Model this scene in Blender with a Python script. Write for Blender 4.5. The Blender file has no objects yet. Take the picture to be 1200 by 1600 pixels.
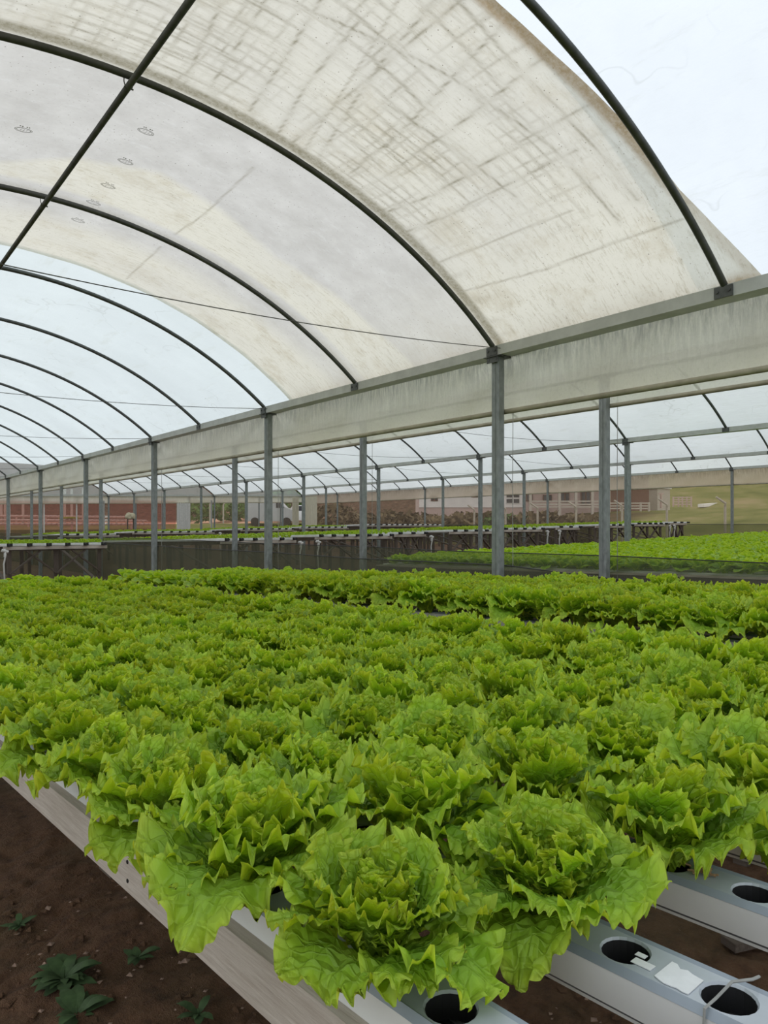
import bpy, math, random
import numpy as np
C = bpy.context.scene.collection
R = math.radians
rnd = random.Random(7)

# ------------------------------------------------------------------ camera, sky, exposure
CAMZ = 1.55
cam_d = bpy.data.cameras.new('camera'); cam = bpy.data.objects.new('camera', cam_d); C.objects.link(cam)
cam.location = (0, 0, CAMZ)
cam.rotation_euler = (R(90), 0, R(-38.1))
cam_d.sensor_fit = 'VERTICAL'; cam_d.sensor_height = 36.0
cam_d.lens = 1135 / 1600 * 36.0
cam_d.shift_y = 22 / 1600
cam_d.clip_start = 0.02; cam_d.clip_end = 500
bpy.context.scene.camera = cam

world = bpy.data.worlds.new('overcast_sky'); bpy.context.scene.world = world
world.use_nodes = True
wn = world.node_tree; wn.nodes.clear()
w_out = wn.nodes.new('ShaderNodeOutputWorld'); w_bg = wn.nodes.new('ShaderNodeBackground')
w_tc = wn.nodes.new('ShaderNodeTexCoord'); w_sep = wn.nodes.new('ShaderNodeSeparateXYZ')
w_ramp = wn.nodes.new('ShaderNodeValToRGB')
w_ramp.color_ramp.elements[0].position = 0.0; w_ramp.color_ramp.elements[0].color = (0.80, 0.84, 0.88, 1)
w_ramp.color_ramp.elements[1].position = 0.7; w_ramp.color_ramp.elements[1].color = (0.94, 0.97, 1.0, 1)
wn.links.new(w_tc.outputs['Generated'], w_sep.inputs[0]); wn.links.new(w_sep.outputs['Z'], w_ramp.inputs[0])
wn.links.new(w_ramp.outputs[0], w_bg.inputs['Color']); wn.links.new(w_bg.outputs[0], w_out.inputs[0])
w_bg.inputs['Strength'].default_value = 1.22
vs = bpy.context.scene.view_settings
vs.view_transform = 'Standard'; vs.look = 'None'; vs.gamma = 1.0; vs.use_curve_mapping = False
vs.exposure = 0.0
bpy.context.scene.cycles.max_bounces = 8
bpy.context.scene.cycles.transparent_max_bounces = 24

# ------------------------------------------------------------------ material helpers
def new_mat(name):
    m = bpy.data.materials.new(name); m.use_nodes = True
    nt = m.node_tree; nt.nodes.clear()
    out = nt.nodes.new('ShaderNodeOutputMaterial')
    return m, nt, out
def nd(nt, t, **kw):
    n = nt.nodes.new(t)
    for k, v in kw.items():
        if k.startswith('i_'):
            n.inputs[k[2:].replace('_', ' ')].default_value = v
        else: setattr(n, k, v)
    return n
def coord(nt, scale=(1, 1, 1), kind='Object', rot=(0, 0, 0)):
    t = nd(nt, 'ShaderNodeTexCoord'); m = nd(nt, 'ShaderNodeMapping')
    m.inputs['Scale'].default_value = scale; m.inputs['Rotation'].default_value = rot
    nt.links.new(t.outputs[kind], m.inputs['Vector']); return m.outputs[0]
def noise(nt, vec, scale, detail=4, rough=.6):
    n = nd(nt, 'ShaderNodeTexNoise'); n.inputs['Scale'].default_value = scale
    n.inputs['Detail'].default_value = detail; n.inputs['Roughness'].default_value = rough
    nt.links.new(vec, n.inputs['Vector']); return n.outputs['Fac']
def ramp(nt, fac, stops):
    r = nd(nt, 'ShaderNodeValToRGB'); e = r.color_ramp.elements
    while len(e) < len(stops): e.new(0.5)
    for el, (p, c) in zip(e, stops):
        el.position = p; el.color = (c[0], c[1], c[2], 1) if not isinstance(c, (int, float)) else (c, c, c, 1)
    nt.links.new(fac, r.inputs[0]); return r.outputs[0]
def mixc(nt, fac, a, b, mode='MIX'):
    m = nd(nt, 'ShaderNodeMix', data_type='RGBA', blend_type=mode)
    for s, v in ((m.inputs['Factor'], fac), (m.inputs['A'], a), (m.inputs['B'], b)):
        if isinstance(v, (int, float)): s.default_value = v
        elif isinstance(v, tuple): s.default_value = (v[0], v[1], v[2], 1)
        else: nt.links.new(v, s)
    return m.outputs['Result']
def math_n(nt, op, a, b=None):
    m = nd(nt, 'ShaderNodeMath', operation=op)
    for s, v in ((m.inputs[0], a), (m.inputs[1], b)):
        if v is None: continue
        if isinstance(v, (int, float)): s.default_value = v
        else: nt.links.new(v, s)
    return m.outputs[0]
def bump(nt, h, strength=.3, dist=.01):
    b = nd(nt, 'ShaderNodeBump'); b.inputs['Strength'].default_value = strength; b.inputs['Distance'].default_value = dist
    nt.links.new(h, b.inputs['Height']); return b.outputs[0]
def plain(name, col, rough=.6, metal=0.0, var=.15, scale=20, bmp=.15, stretch=(1, 1, 1), spec=.5, dist=.004):
    m, nt, out = new_mat(name)
    v = coord(nt, stretch); n = noise(nt, v, scale)
    lo = tuple(max(0, c * (1 - var)) for c in col); hi = tuple(min(1, c * (1 + var)) for c in col)
    p = nd(nt, 'ShaderNodeBsdfPrincipled'); p.inputs['Roughness'].default_value = rough
    p.inputs['Metallic'].default_value = metal; p.inputs['Specular IOR Level'].default_value = spec
    nt.links.new(ramp(nt, n, [(.3, lo), (.7, hi)]), p.inputs['Base Color'])
    if bmp: nt.links.new(bump(nt, n, bmp, dist), p.inputs['Normal'])
    nt.links.new(p.outputs[0], out.inputs[0]); return m
def net_mat(name, see, thread, solid):
    """woven screen: SOLID of it is thread, the rest lets the view through"""
    m, nt, out = new_mat(name)
    v = coord(nt, (1, 1, 1)); n = noise(nt, v, 1.3, 3)
    t = nd(nt, 'ShaderNodeBsdfTransparent'); t.inputs[0].default_value = (*see, 1)
    d = nd(nt, 'ShaderNodeBsdfDiffuse'); tr = nd(nt, 'ShaderNodeBsdfTranslucent')
    nt.links.new(ramp(nt, n, [(.3, tuple(c * .85 for c in thread)), (.7, thread)]), d.inputs[0]); tr.inputs[0].default_value = (*thread, 1)
    a = nd(nt, 'ShaderNodeMixShader'); a.inputs[0].default_value = .4
    nt.links.new(d.outputs[0], a.inputs[1]); nt.links.new(tr.outputs[0], a.inputs[2])
    b = nd(nt, 'ShaderNodeMixShader'); b.inputs[0].default_value = solid
    nt.links.new(t.outputs[0], b.inputs[1]); nt.links.new(a.outputs[0], b.inputs[2])
    nt.links.new(b.outputs[0], out.inputs[0]); return m
def film_out(nt, out, colr, direct=.55, normal=None):
    t = nd(nt, 'ShaderNodeBsdfTransparent'); tr = nd(nt, 'ShaderNodeBsdfTranslucent'); d = nd(nt, 'ShaderNodeBsdfDiffuse')
    for x in (t, tr, d):
        if isinstance(colr, tuple): x.inputs[0].default_value = (*colr, 1)
        else: nt.links.new(colr, x.inputs[0])
    if normal is not None:
        nt.links.new(normal, tr.inputs['Normal']); nt.links.new(normal, d.inputs['Normal'])
    a = nd(nt, 'ShaderNodeMixShader'); a.inputs[0].default_value = .25
    nt.links.new(tr.outputs[0], a.inputs[1]); nt.links.new(d.outputs[0], a.inputs[2])
    b = nd(nt, 'ShaderNodeMixShader'); b.inputs[0].default_value = 1 - direct
    nt.links.new(t.outputs[0], b.inputs[1]); nt.links.new(a.outputs[0], b.inputs[2])
    nt.links.new(b.outputs[0], out.inputs[0])
def speckle(nt, v, scale, thr):
    vo = nd(nt, 'ShaderNodeTexVoronoi'); vo.inputs['Scale'].default_value = scale
    nt.links.new(v, vo.inputs['Vector'])
    return ramp(nt, vo.outputs['Distance'], [(thr * .5, 1.0), (thr, 0.0)])

def make_clean_film(name='clean_film', col=(.785, .838, .838), direct=.6):
    m, nt, out = new_mat(name)
    v = coord(nt)
    n1 = noise(nt, v, .7, 5, .65); n2 = noise(nt, coord(nt, (3, .6, 3)), 2.2, 5, .7)
    base = mixc(nt, ramp(nt, n1, [(.35, 0.0), (.7, 1.0)]), tuple(c * .95 for c in col), tuple(min(1, c * 1.04) for c in col))
    base = mixc(nt, ramp(nt, n2, [(.56, 0.0), (.75, .35)]), base, (.62, .64, .56))
    sp = speckle(nt, v, 3.0, .035)
    base = mixc(nt, math_n(nt, 'MULTIPLY', sp, .6), base, (.2, .2, .18))
    # thin curved scuffs where the film has creased
    wv = nd(nt, 'ShaderNodeTexVoronoi', feature='DISTANCE_TO_EDGE'); wv.inputs['Scale'].default_value = .9
    dv = nd(nt, 'ShaderNodeVectorMath', operation='ADD'); nn = nd(nt, 'ShaderNodeTexNoise'); nn.inputs['Scale'].default_value = 2.0
    nt.links.new(v, nn.inputs['Vector']); nt.links.new(v, dv.inputs[0]); nt.links.new(nn.outputs['Color'], dv.inputs[1])
    nt.links.new(dv.outputs[0], wv.inputs['Vector'])
    sc = math_n(nt, 'MULTIPLY', ramp(nt, wv.outputs['Distance'], [(.0, 1.0), (.012, 0.0)]), ramp(nt, noise(nt, v, 1.1, 2), [(.5, 0.0), (.62, .35)]))
    base = mixc(nt, sc, base, (.5, .52, .48))
    film_out(nt, out, base, direct, bump(nt, n2, .4, .05)); return m
def make_dirty_film():
    m, nt, out = new_mat('dirty_film')
    v = coord(nt)
    at = nd(nt, 'ShaderNodeAttribute', attribute_name='dirt'); sep = nd(nt, 'ShaderNodeSeparateColor')
    nt.links.new(at.outputs['Color'], sep.inputs[0])
    fine = noise(nt, v, 34, 5, .75); mid = noise(nt, v, 3.0, 5, .65)
    grey = mixc(nt, ramp(nt, mid, [(.3, 0.0), (.7, 1.0)]), (.59, .57, .535), (.73, .71, .675))
    grey = mixc(nt, ramp(nt, noise(nt, coord(nt, (1, 2.5, 1)), 6, 6, .8), [(.56, 0.0), (.72, .7)]), grey, (.78, .77, .75))
    grey = mixc(nt, math_n(nt, 'MULTIPLY', ramp(nt, fine, [(.58, 0.0), (.68, 1.0)]), .28), grey, (.40, .39, .36))
    cream = mixc(nt, fine, (.725, .69, .585), (.87, .84, .745))
    base = mixc(nt, sep.outputs['Red'], grey, cream)
    # algae smears, stretched along the arch
    st = noise(nt, coord(nt, (1.6, 9, 1.6)), 4.5, 6, .8)
    sm = math_n(nt, 'MULTIPLY', ramp(nt, st, [(.52, 0.0), (.68, .9)]), sep.outputs['Red'])
    base = mixc(nt, math_n(nt, 'MULTIPLY', sm, .55), base, (.33, .295, .19))
    cl = noise(nt, v, 1.7, 6, .75)
    base = mixc(nt, math_n(nt, 'MULTIPLY', math_n(nt, 'MULTIPLY', ramp(nt, cl, [(.5, 0.0), (.66, 1.0)]), sep.outputs['Red']), .4), base, (.50, .43, .29))
    base = mixc(nt, math_n(nt, 'MULTIPLY', ramp(nt, fine, [(.55, 0.0), (.7, 1.0)]), math_n(nt, 'MULTIPLY', sep.outputs['Red'], .3)), base, (.42, .38, .28))
    sp = speckle(nt, v, 26, .13)
    base = mixc(nt, math_n(nt, 'MULTIPLY', sp, math_n(nt, 'MULTIPLY', ramp(nt, mid, [(.40, .15), (.58, 1.0)]), .85)), base, (.2, .17, .13))
    sp2 = speckle(nt, v, 7, .04)
    base = mixc(nt, math_n(nt, 'MULTIPLY', sp2, .75), base, (.10, .09, .08))
    g = math_n(nt, 'MULTIPLY', sep.outputs['Green'], ramp(nt, fine, [(.3, .55), (.65, 1.0)]))
    base = mixc(nt, g, base, (.20, .175, .10))
    b = math_n(nt, 'MULTIPLY', sep.outputs['Blue'], ramp(nt, fine, [(.25, .6), (.6, 1.0)]))
    base = mixc(nt, b, base, (.33, .225, .105))
    film_out(nt, out, base, .45, bump(nt, mid, .3, .04)); return m
def make_curtain(name='curtain_film', tint=(1, 1, 1)):
    m, nt, out = new_mat(name)
    v = coord(nt, (1, 1, 1)); sep = nd(nt, 'ShaderNodeSeparateXYZ'); tc = nd(nt, 'ShaderNodeTexCoord')
    nt.links.new(tc.outputs['UV'], sep.inputs[0])
    streak = noise(nt, coord(nt, (9, 9, 1.2)), 3.2, 5, .75); fine = noise(nt, v, 40, 4, .7)
    top = ramp(nt, sep.outputs['Y'], [(.15, 0.0), (.62, .35), (1.0, 1.0)])
    g = math_n(nt, 'MULTIPLY', ramp(nt, streak, [(.36, 0.0), (.62, 1.0)]), top)
    base = mixc(nt, ramp(nt, noise(nt, v, .8, 3), [(.35, 0.0), (.65, 1.0)]), (.80, .775, .66), (.86, .845, .75))
    base = mixc(nt, math_n(nt, 'MULTIPLY', g, .8), base, (.34, .345, .32))
    base = mixc(nt, math_n(nt, 'MULTIPLY', ramp(nt, fine, [(.5, 0.0), (.7, 1.0)]), .2), base, (.5, .48, .4))
    base = mixc(nt, 1.0, base, tint, 'MULTIPLY')
    film_out(nt, out, base, .25, bump(nt, streak, .4, .02)); return m

def make_leaf():
    m, nt, out = new_mat('lettuce_leaf')
    uv = nd(nt, 'ShaderNodeTexCoord'); sep = nd(nt, 'ShaderNodeSeparateXYZ'); nt.links.new(uv.outputs['UV'], sep.inputs[0])
    at = nd(nt, 'ShaderNodeAttribute', attribute_name='edge')
    oi = nd(nt, 'ShaderNodeObjectInfo')
    X = sep.outputs['X']; Y = sep.outputs['Y']      # leaf plane, in half widths / lengths
    ax = math_n(nt, 'ABSOLUTE', X)
    # lateral veins leave the midrib slanting to the tip
    ph = math_n(nt, 'SUBTRACT', math_n(nt, 'MULTIPLY', Y, 7.0), math_n(nt, 'MULTIPLY', ax, 3.2))
    fr = math_n(nt, 'ABSOLUTE', math_n(nt, 'SUBTRACT', math_n(nt, 'FRACT', ph), .5))
    lat = ramp(nt, fr, [(.0, 1.0), (.09, 0.0)])
    mid = ramp(nt, math_n(nt, 'DIVIDE', ax, math_n(nt, 'SUBTRACT', 1.15, Y)), [(.03, 1.0), (.11, 0.0)])
    vo = nd(nt, 'ShaderNodeTexVoronoi', feature='DISTANCE_TO_EDGE'); vo.inputs['Scale'].default_value = 9.0
    nt.links.new(uv.outputs['UV'], vo.inputs['Vector'])
    ret = ramp(nt, vo.outputs['Distance'], [(.0, 1.0), (.09, 0.0)])
    vein = math_n(nt, 'MAXIMUM', mid, math_n(nt, 'MAXIMUM', math_n(nt, 'MULTIPLY', lat, .65), math_n(nt, 'MULTIPLY', ret, .35)))
    n = noise(nt, coord(nt), 22, 4, .6)
    e = at.outputs['Fac']
    col = ramp(nt, e, [(.0, (.28, .43, .07)), (.4, (.20, .395, .014)), (.72, (.32, .53, .017)), (.90, (.54, .74, .035)), (1.0, (.72, .86, .09))])
    col = mixc(nt, math_n(nt, 'MULTIPLY', ramp(nt, n, [(.35, 0.0), (.7, 1.0)]), .35), col, (.20, .38, .012))
    hsv = nd(nt, 'ShaderNodeHueSaturation')
    nt.links.new(math_n(nt, 'ADD', .488, math_n(nt, 'MULTIPLY', oi.outputs['Random'], .02)), hsv.inputs['Hue'])
    nt.links.new(math_n(nt, 'ADD', .88, math_n(nt, 'MULTIPLY', oi.outputs['Random'], .22)), hsv.inputs['Value'])
    nt.links.new(col, hsv.inputs['Color'])
    col = mixc(nt, math_n(nt, 'MULTIPLY', vein, .38), hsv.outputs[0], (.40, .60, .09))
    # pale duller underside
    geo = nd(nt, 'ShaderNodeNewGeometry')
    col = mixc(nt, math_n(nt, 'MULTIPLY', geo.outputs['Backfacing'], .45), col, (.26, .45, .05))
    h = math_n(nt, 'SUBTRACT', math_n(nt, 'MULTIPLY', ramp(nt, vo.outputs['Distance'], [(.0, 0.0), (.35, 1.0)]), 1.0), math_n(nt, 'MULTIPLY', vein, .5))
    b = bump(nt, h, .8, .006)
    p = nd(nt, 'ShaderNodeBsdfPrincipled'); p.inputs['Roughness'].default_value = .42
    p.inputs['Specular IOR Level'].default_value = .32
    nt.links.new(col, p.inputs['Base Color']); nt.links.new(b, p.inputs['Normal'])
    t = nd(nt, 'ShaderNodeBsdfTranslucent')
    nt.links.new(mixc(nt, 1.0, col, (1.25, 1.15, .55), 'MULTIPLY'), t.inputs[0]); nt.links.new(b, t.inputs['Normal'])
    mx = nd(nt, 'ShaderNodeMixShader'); mx.inputs[0].default_value = .33
    nt.links.new(p.outputs[0], mx.inputs[1]); nt.links.new(t.outputs[0], mx.inputs[2])
    nt.links.new(mx.outputs[0], out.inputs[0]); return m
def make_wood(name, a, b, sc=3, stretch=(6, .5, 6)):
    m, nt, out = new_mat(name)
    v = coord(nt, stretch); n = noise(nt, v, sc * 4, 6, .7); k = noise(nt, coord(nt), 1.4, 3)
    c = ramp(nt, n, [(.3, a), (.7, b)]); c = mixc(nt, math_n(nt, 'MULTIPLY', ramp(nt, k, [(.4, 0.0), (.65, 1.0)]), .35), c, tuple(x * .6 for x in a))
    p = nd(nt, 'ShaderNodeBsdfPrincipled'); p.inputs['Roughness'].default_value = .85
    nt.links.new(c, p.inputs['Base Color']); nt.links.new(bump(nt, n, .5, .004), p.inputs['Normal'])
    nt.links.new(p.outputs[0], out.inputs[0]); return m
def make_soil():
    m, nt, out = new_mat('red_brown_soil')
    v = coord(nt)
    n1 = noise(nt, v, .9, 5, .7); n2 = noise(nt, v, 14, 6, .75); n3 = noise(nt, v, 60, 4, .8)
    c = ramp(nt, n2, [(.28, (.055, .026, .014)), (.5, (.135, .066, .032)), (.75, (.19, .10, .056))])
    c = mixc(nt, math_n(nt, 'MULTIPLY', ramp(nt, n1, [(.45, 0.0), (.62, 1.0)]), .5), c, (.075, .058, .022))
    c = mixc(nt, math_n(nt, 'MULTIPLY', ramp(nt, n3, [(.62, 0.0), (.72, 1.0)]), .45), c, (.26, .19, .13))
    p = nd(nt, 'ShaderNodeBsdfPrincipled'); p.inputs['Roughness'].default_value = .95
    nt.links.new(c, p.inputs['Base Color'])
    nt.links.new(bump(nt, math_n(nt, 'ADD', n2, math_n(nt, 'MULTIPLY', n3, .4)), .9, .03), p.inputs['Normal'])
    nt.links.new(p.outputs[0], out.inputs[0]); return m
def make_outdoor():
    m, nt, out = new_mat('outdoor_ground')
    v = coord(nt)
    at = nd(nt, 'ShaderNodeAttribute', attribute_name='land'); sep = nd(nt, 'ShaderNodeSeparateColor'); nt.links.new(at.outputs['Color'], sep.inputs[0])
    n = noise(nt, v, .35, 6, .7); n2 = noise(nt, v, 2.5, 4, .7)
    n = mixc(nt, .5, n, noise(nt, coord(nt, (1, .35, 1)), .16, 5, .7))
    grass = ramp(nt, n, [(.38, (.13, .15, .05)), (.5, (.21, .22, .08)), (.62, (.33, .28, .15))])
    scrub = ramp(nt, n2, [(.3, (.045, .035, .022)), (.55, (.13, .085, .06)), (.8, (.24, .15, .10))])
    road = ramp(nt, n2, [(.3, (.62, .36, .24)), (.7, (.75, .48, .34))])
    c = mixc(nt, sep.outputs['Red'], grass, scrub)
    c = mixc(nt, sep.outputs['Green'], c, road)
    p = nd(nt, 'ShaderNodeBsdfDiffuse'); nt.links.new(c, p.inputs[0]); nt.links.new(p.outputs[0], out.inputs[0]); return m

M = dict(
    clean=make_clean_film(), bright=make_clean_film('new_clear_film', (.88, .92, .96), .7), span=make_clean_film('next_tunnel_film', (.86, .90, .90), .12), dirty=make_dirty_film(), curtain=make_curtain(), tan=make_curtain('tan_curtain_film', (.80, .70, .66)), leaf=make_leaf(), soil=make_soil(), land=make_outdoor(),
    steel=plain('galvanised_steel', (.235, .255, .25), .5, .35, .22, 30, .1, (1, 1, .4)),
    arch=plain('weathered_steel_tube', (.10, .105, .10), .55, .4, .3, 12, .15),
    gutter=plain('zinc_gutter', (.50, .51, .48), .55, .15, .12, 6, .05),
    roll=plain('rolled_film_tube', (.36, .33, .24), .7, 0, .2, 6, .15),
    board=make_wood('grey_weathered_board', (.44, .37, .31), (.66, .60, .53), 3, (14, .8, 14)),
    timber=make_wood('dark_old_timber', (.075, .055, .042), (.16, .125, .10), 3),
    paleboard=make_wood('pale_bed_board', (.10, .085, .072), (.18, .155, .13), 2),
    cover=plain('grey_channel_cover', (.42, .455, .49), .24, 0, .12, 9, .06, spec=.6),
    lip=plain('channel_lip', (.27, .31, .35), .32, 0, .1, 9, .05),  # darker than the cover: the slope's reflected tone is put into the colour
    body=plain('white_channel_plastic', (.76, .76, .745), .45, 0, .08, 5, .03),
    under=plain('channel_underside_shade', (.13, .145, .165), .5, 0, .1, 9, .03),  # shaded lower side of the white channel, shade put into the colour
    black=plain('black_plastic_and_hole_shade', (.012, .012, .013), .6, 0, .2, 30, 0),  # caps and fittings; also paints the dark inside the channels
    pvc=plain('white_pvc_pipe', (.62, .61, .58), .5, 0, .12, 12, .03),
    wire=plain('dark_wire', (.10, .10, .09), .6, .3, .2, 20, 0),
    cord=plain('grey_cord', (.3, .3, .28), .8, 0, .2, 20, 0),
    stone=plain('pale_pebble', (.30, .20, .15), .9, 0, .35, 40, .2),
    weed=plain('dark_weed_leaf', (.055, .10, .035), .7, 0, .3, 30, .1),
    root=plain('dry_root_plug', (.35, .22, .12), .95, 0, .45, 200, .5),
    label=plain('torn_white_label', (.75, .76, .76), .6, 0, .05, 60, .05),
    ink=plain('grey_print_ink', (.30, .30, .29), .8, 0, .1, 60, 0),
    net=net_mat('black_shade_net', (.72, .75, .66), (.17, .17, .125), .36),
    brownnet=net_mat('brown_insect_net', (.93, .86, .80), (.44, .35, .28), .22),
    paledraw=plain('cream_gathered_film', (.62, .58, .46), .7, 0, .12, 5, .2, (6, 6, .6)),
    rednet=net_mat('red_shade_net', (.82, .52, .47), (.44, .25, .21), .36),
    wall=plain('white_render', (.92, .91, .91), .9, 0, .06, 2, .05),
    pinkwall=plain('pink_render', (.60, .47, .44), .9, 0, .08, 2, .05),
    glass=plain('dark_window_glass', (.06, .06, .07), .2, 0, .2, 3, 0),
    roof=plain('brown_roof_tiles', (.20, .11, .08), .9, 0, .2, 8, .2),
    concrete=plain('concrete_fence_post', (.50, .47, .42), .9, 0, .12, 10, .1),
    van=plain('silver_van_paint', (.52, .57, .62), .35, .1, .05, 3, 0),
    bush=plain('dry_green_shrub', (.17, .13, .07), .95, 0, .5, 3, .2),
    cloth=plain('beige_burlap_cloth', (.50, .44, .31), .95, 0, .25, 8, .4),
    tyre=plain('black_tyre', (.02, .02, .02), .8, 0, .1, 8, 0),
)

# ------------------------------------------------------------------ mesh helpers
def mesh_from(name, V, F, mats, mi=None, smooth=False, uv=None, attrs=None):
    me = bpy.data.meshes.new(name)
    V = np.asarray(V, dtype=np.float32)
    if isinstance(F, np.ndarray):
        n, k = F.shape
        me.vertices.add(len(V)); me.vertices.foreach_set('co', V.ravel())
        me.loops.add(n * k); me.loops.foreach_set('vertex_index', F.astype(np.int32).ravel())
        me.polygons.add(n); me.polygons.foreach_set('loop_start', np.arange(0, n * k, k, dtype=np.int32))
        me.update(calc_edges=True)
    else:
        me.from_pydata([tuple(map(float, v)) for v in V], [], F)
    for m in (mats if isinstance(mats, (list, tuple)) else [mats]): me.materials.append(m)
    if mi is not None: me.polygons.foreach_set('material_index', np.asarray(mi, dtype=np.int32))
    me.polygons.foreach_set('use_smooth', np.full(len(me.polygons), bool(smooth)))
    if uv is not None:
        li = np.empty(len(me.loops), dtype=np.int32); me.loops.foreach_get('vertex_index', li)
        l = me.uv_layers.new(name='UVMap'); l.data.foreach_set('uv', np.asarray(uv, dtype=np.float32)[li].ravel())
    for an, (typ, data) in (attrs or {}).items():
        a = me.attributes.new(an, typ, 'POINT')
        a.data.foreach_set('value' if typ == 'FLOAT' else 'color', np.asarray(data, dtype=np.float32).ravel())
    me.update(); return me
def link(name, me, parent=None, loc=(0, 0, 0), rot=(0, 0, 0)):
    o = bpy.data.objects.new(name, me); C.objects.link(o)
    o.parent = parent; o.location = loc; o.rotation_euler = rot; return o
def tag(o, label=None, cat=None, group=None, kind=None):
    if label: o['label'] = label
    if cat: o['category'] = cat
    if group: o['group'] = group
    if kind: o['kind'] = kind
    return o
def empty(name, loc=(0, 0, 0), rot=(0, 0, 0)):
    o = bpy.data.objects.new(name, None); o.empty_display_size = .05; C.objects.link(o); o.location = loc; o.rotation_euler = rot; return o
class MB:
    def __init__(s): s.V = []; s.F = []; s.I = []
    def add(s, V, F, mi=0):
        k = len(s.V); s.V += [tuple(v) for v in V]; s.F += [tuple(i + k for i in f) for f in F]; s.I += [mi] * len(F); return s
    def box(s, x0, x1, y0, y1, z0, z1, mi=0):
        V = [(x, y, z) for z in (z0, z1) for y in (y0, y1) for x in (x0, x1)]
        return s.add(V, [(0, 2, 3, 1), (4, 5, 7, 6), (0, 1, 5, 4), (2, 6, 7, 3), (0, 4, 6, 2), (1, 3, 7, 5)], mi)
    def bar(s, a, b, w, h=None, mi=0, up=(0, 0, 1)):
        h = h or w; a = np.array(a, float); b = np.array(b, float); d = b - a; d /= np.linalg.norm(d)
        u = np.array(up, float)
        if abs(np.dot(u, d)) > .95: u = np.array((0, 1., 0))
        x = np.cross(d, u); x /= np.linalg.norm(x); z = np.cross(x, d)
        V = [p + x * sx * w / 2 + z * sz * h / 2 for p in (a, b) for sz in (-1, 1) for sx in (-1, 1)]
        return s.add(V, [(0, 1, 3, 2), (4, 6, 7, 5), (0, 4, 5, 1), (2, 3, 7, 6), (0, 2, 6, 4), (1, 5, 7, 3)], mi)
    def tube(s, pts, r, n=8, mi=0, caps=True):
        P = [np.array(p, float) for p in pts]; k = len(s.V); rr = r if isinstance(r, (list, tuple)) else [r] * len(P)
        ref = None
        for i, p in enumerate(P):
            d = P[min(i + 1, len(P) - 1)] - P[max(i - 1, 0)]; d /= (np.linalg.norm(d) + 1e-9)
            if ref is None: ref = np.array((0, 0, 1.)) if abs(d[2]) < .9 else np.array((1., 0, 0))
            x = np.cross(d, ref); x /= np.linalg.norm(x); z = np.cross(x, d); ref = z
            for j in range(n):
                a = 2 * math.pi * j / n; s.V.append(tuple(p + rr[i] * (x * math.cos(a) + z * math.sin(a))))
        for i in range(len(P) - 1):
            for j in range(n):
                s.F.append((k + i * n + j, k + i * n + (j + 1) % n, k + (i + 1) * n + (j + 1) % n, k + (i + 1) * n + j)); s.I.append(mi)
        if caps:
            s.F.append(tuple(k + j for j in range(n))[::-1]); s.I.append(mi)
            s.F.append(tuple(k + (len(P) - 1) * n + j for j in range(n))); s.I.append(mi)
        return s
    def prism(s, prof, y0, y1, mi=0):
        """closed X-Z outline extruded along Y; MI may be one number per side"""
        n = len(prof); k = len(s.V)
        s.V += [(x, y, z) for y in (y0, y1) for x, z in prof]
        for j in range(n):
            s.F.append((k + j, k + (j + 1) % n, k + n + (j + 1) % n, k + n + j)); s.I.append(mi[j] if isinstance(mi, (list, tuple)) else mi)
        s.F.append(tuple(k + j for j in range(n))[::-1]); s.F.append(tuple(k + n + j for j in range(n))); m0 = mi[0] if isinstance(mi, (list, tuple)) else mi; s.I += [m0, m0]
        return s
    def mesh(s, name, mats, smooth=False): return mesh_from(name, s.V, s.F, mats, s.I, smooth)
    def build(s, name, mats, parent=None, smooth=False, loc=(0, 0, 0), rot=(0, 0, 0)): return link(name, s.mesh(name, mats, smooth), parent, loc, rot)

# ------------------------------------------------------------------ greenhouse layout (X lateral, Y along the tunnels)
G = [-1.84, 5.0, 6.65, 13.65, 20.35, 27.0]               # gutter lines
def terr(x): return max(0.0, .0245 * (x - 5.0))           # the site rises gently to the right
def gz(x): return CAMZ + 1.60 + terr(x)                    # arch foot height
BAY = 4.34; S0 = 4.66; SE = S0 + 9 * BAY                   # post pitch, first post, end wall
SPAN = [(G[0], G[1]), (G[2], G[3]), (G[3], G[4]), (G[4], G[5])]
RISE = 1.28
def arc(k, t, lift=0.0):
    """point of the arch of span K, T from 0 at the right gutter to 1 at the left one"""
    a, b = SPAN[k]; hw = (b - a) / 2; Rr = (hw * hw + RISE * RISE) / (2 * RISE); ph = math.asin(hw / Rr)
    an = ph * (1 - 2 * t); x = (a + b) / 2 + (Rr + lift) * math.sin(an); u = (x - a) / (b - a)
    return x, gz(a) * (1 - u) + gz(b) * u + (Rr + lift) * math.cos(an) - (Rr - RISE)
ARC_LEN = 2 * 5.209 * math.asin(3.42 / 5.209)

# floor with slope, dense near the camera
def floor_mesh():
    xs = np.concatenate([np.linspace(-6, -1.2, 7), np.linspace(-1.1, 3.4, 150), np.linspace(3.6, 60, 40)])
    ys = np.concatenate([np.linspace(-8, -.6, 6), np.linspace(-.5, 4, 150), np.linspace(4.3, 48, 30)])
    xs = xs[xs <= 28.5]
    XX, YY = np.meshgrid(xs, ys, indexing='ij')
    def h(x, y): return .012 * np.sin(x * 7.1 + 1.3 * np.sin(y * 5)) * np.cos(y * 6.3 + x) + .008 * np.sin(x * 23 + y * 9) * np.sin(y * 27 - x * 5)
    rg = np.random.RandomState(3)
    Z = np.maximum(0, .0245 * (XX - 5)) + h(XX, YY) + rg.normal(0, .004, XX.shape)
    n, m = XX.shape; V = np.stack([XX, YY, Z], -1).reshape(-1, 3)
    i = np.arange(n - 1)[:, None] * m + np.arange(m - 1)[None, :]
    F = np.stack([i, i + m, i + m + 1, i + 1], -1).reshape(-1, 4)
    return mesh_from('floor', V, F, M['soil'], smooth=True)
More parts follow.
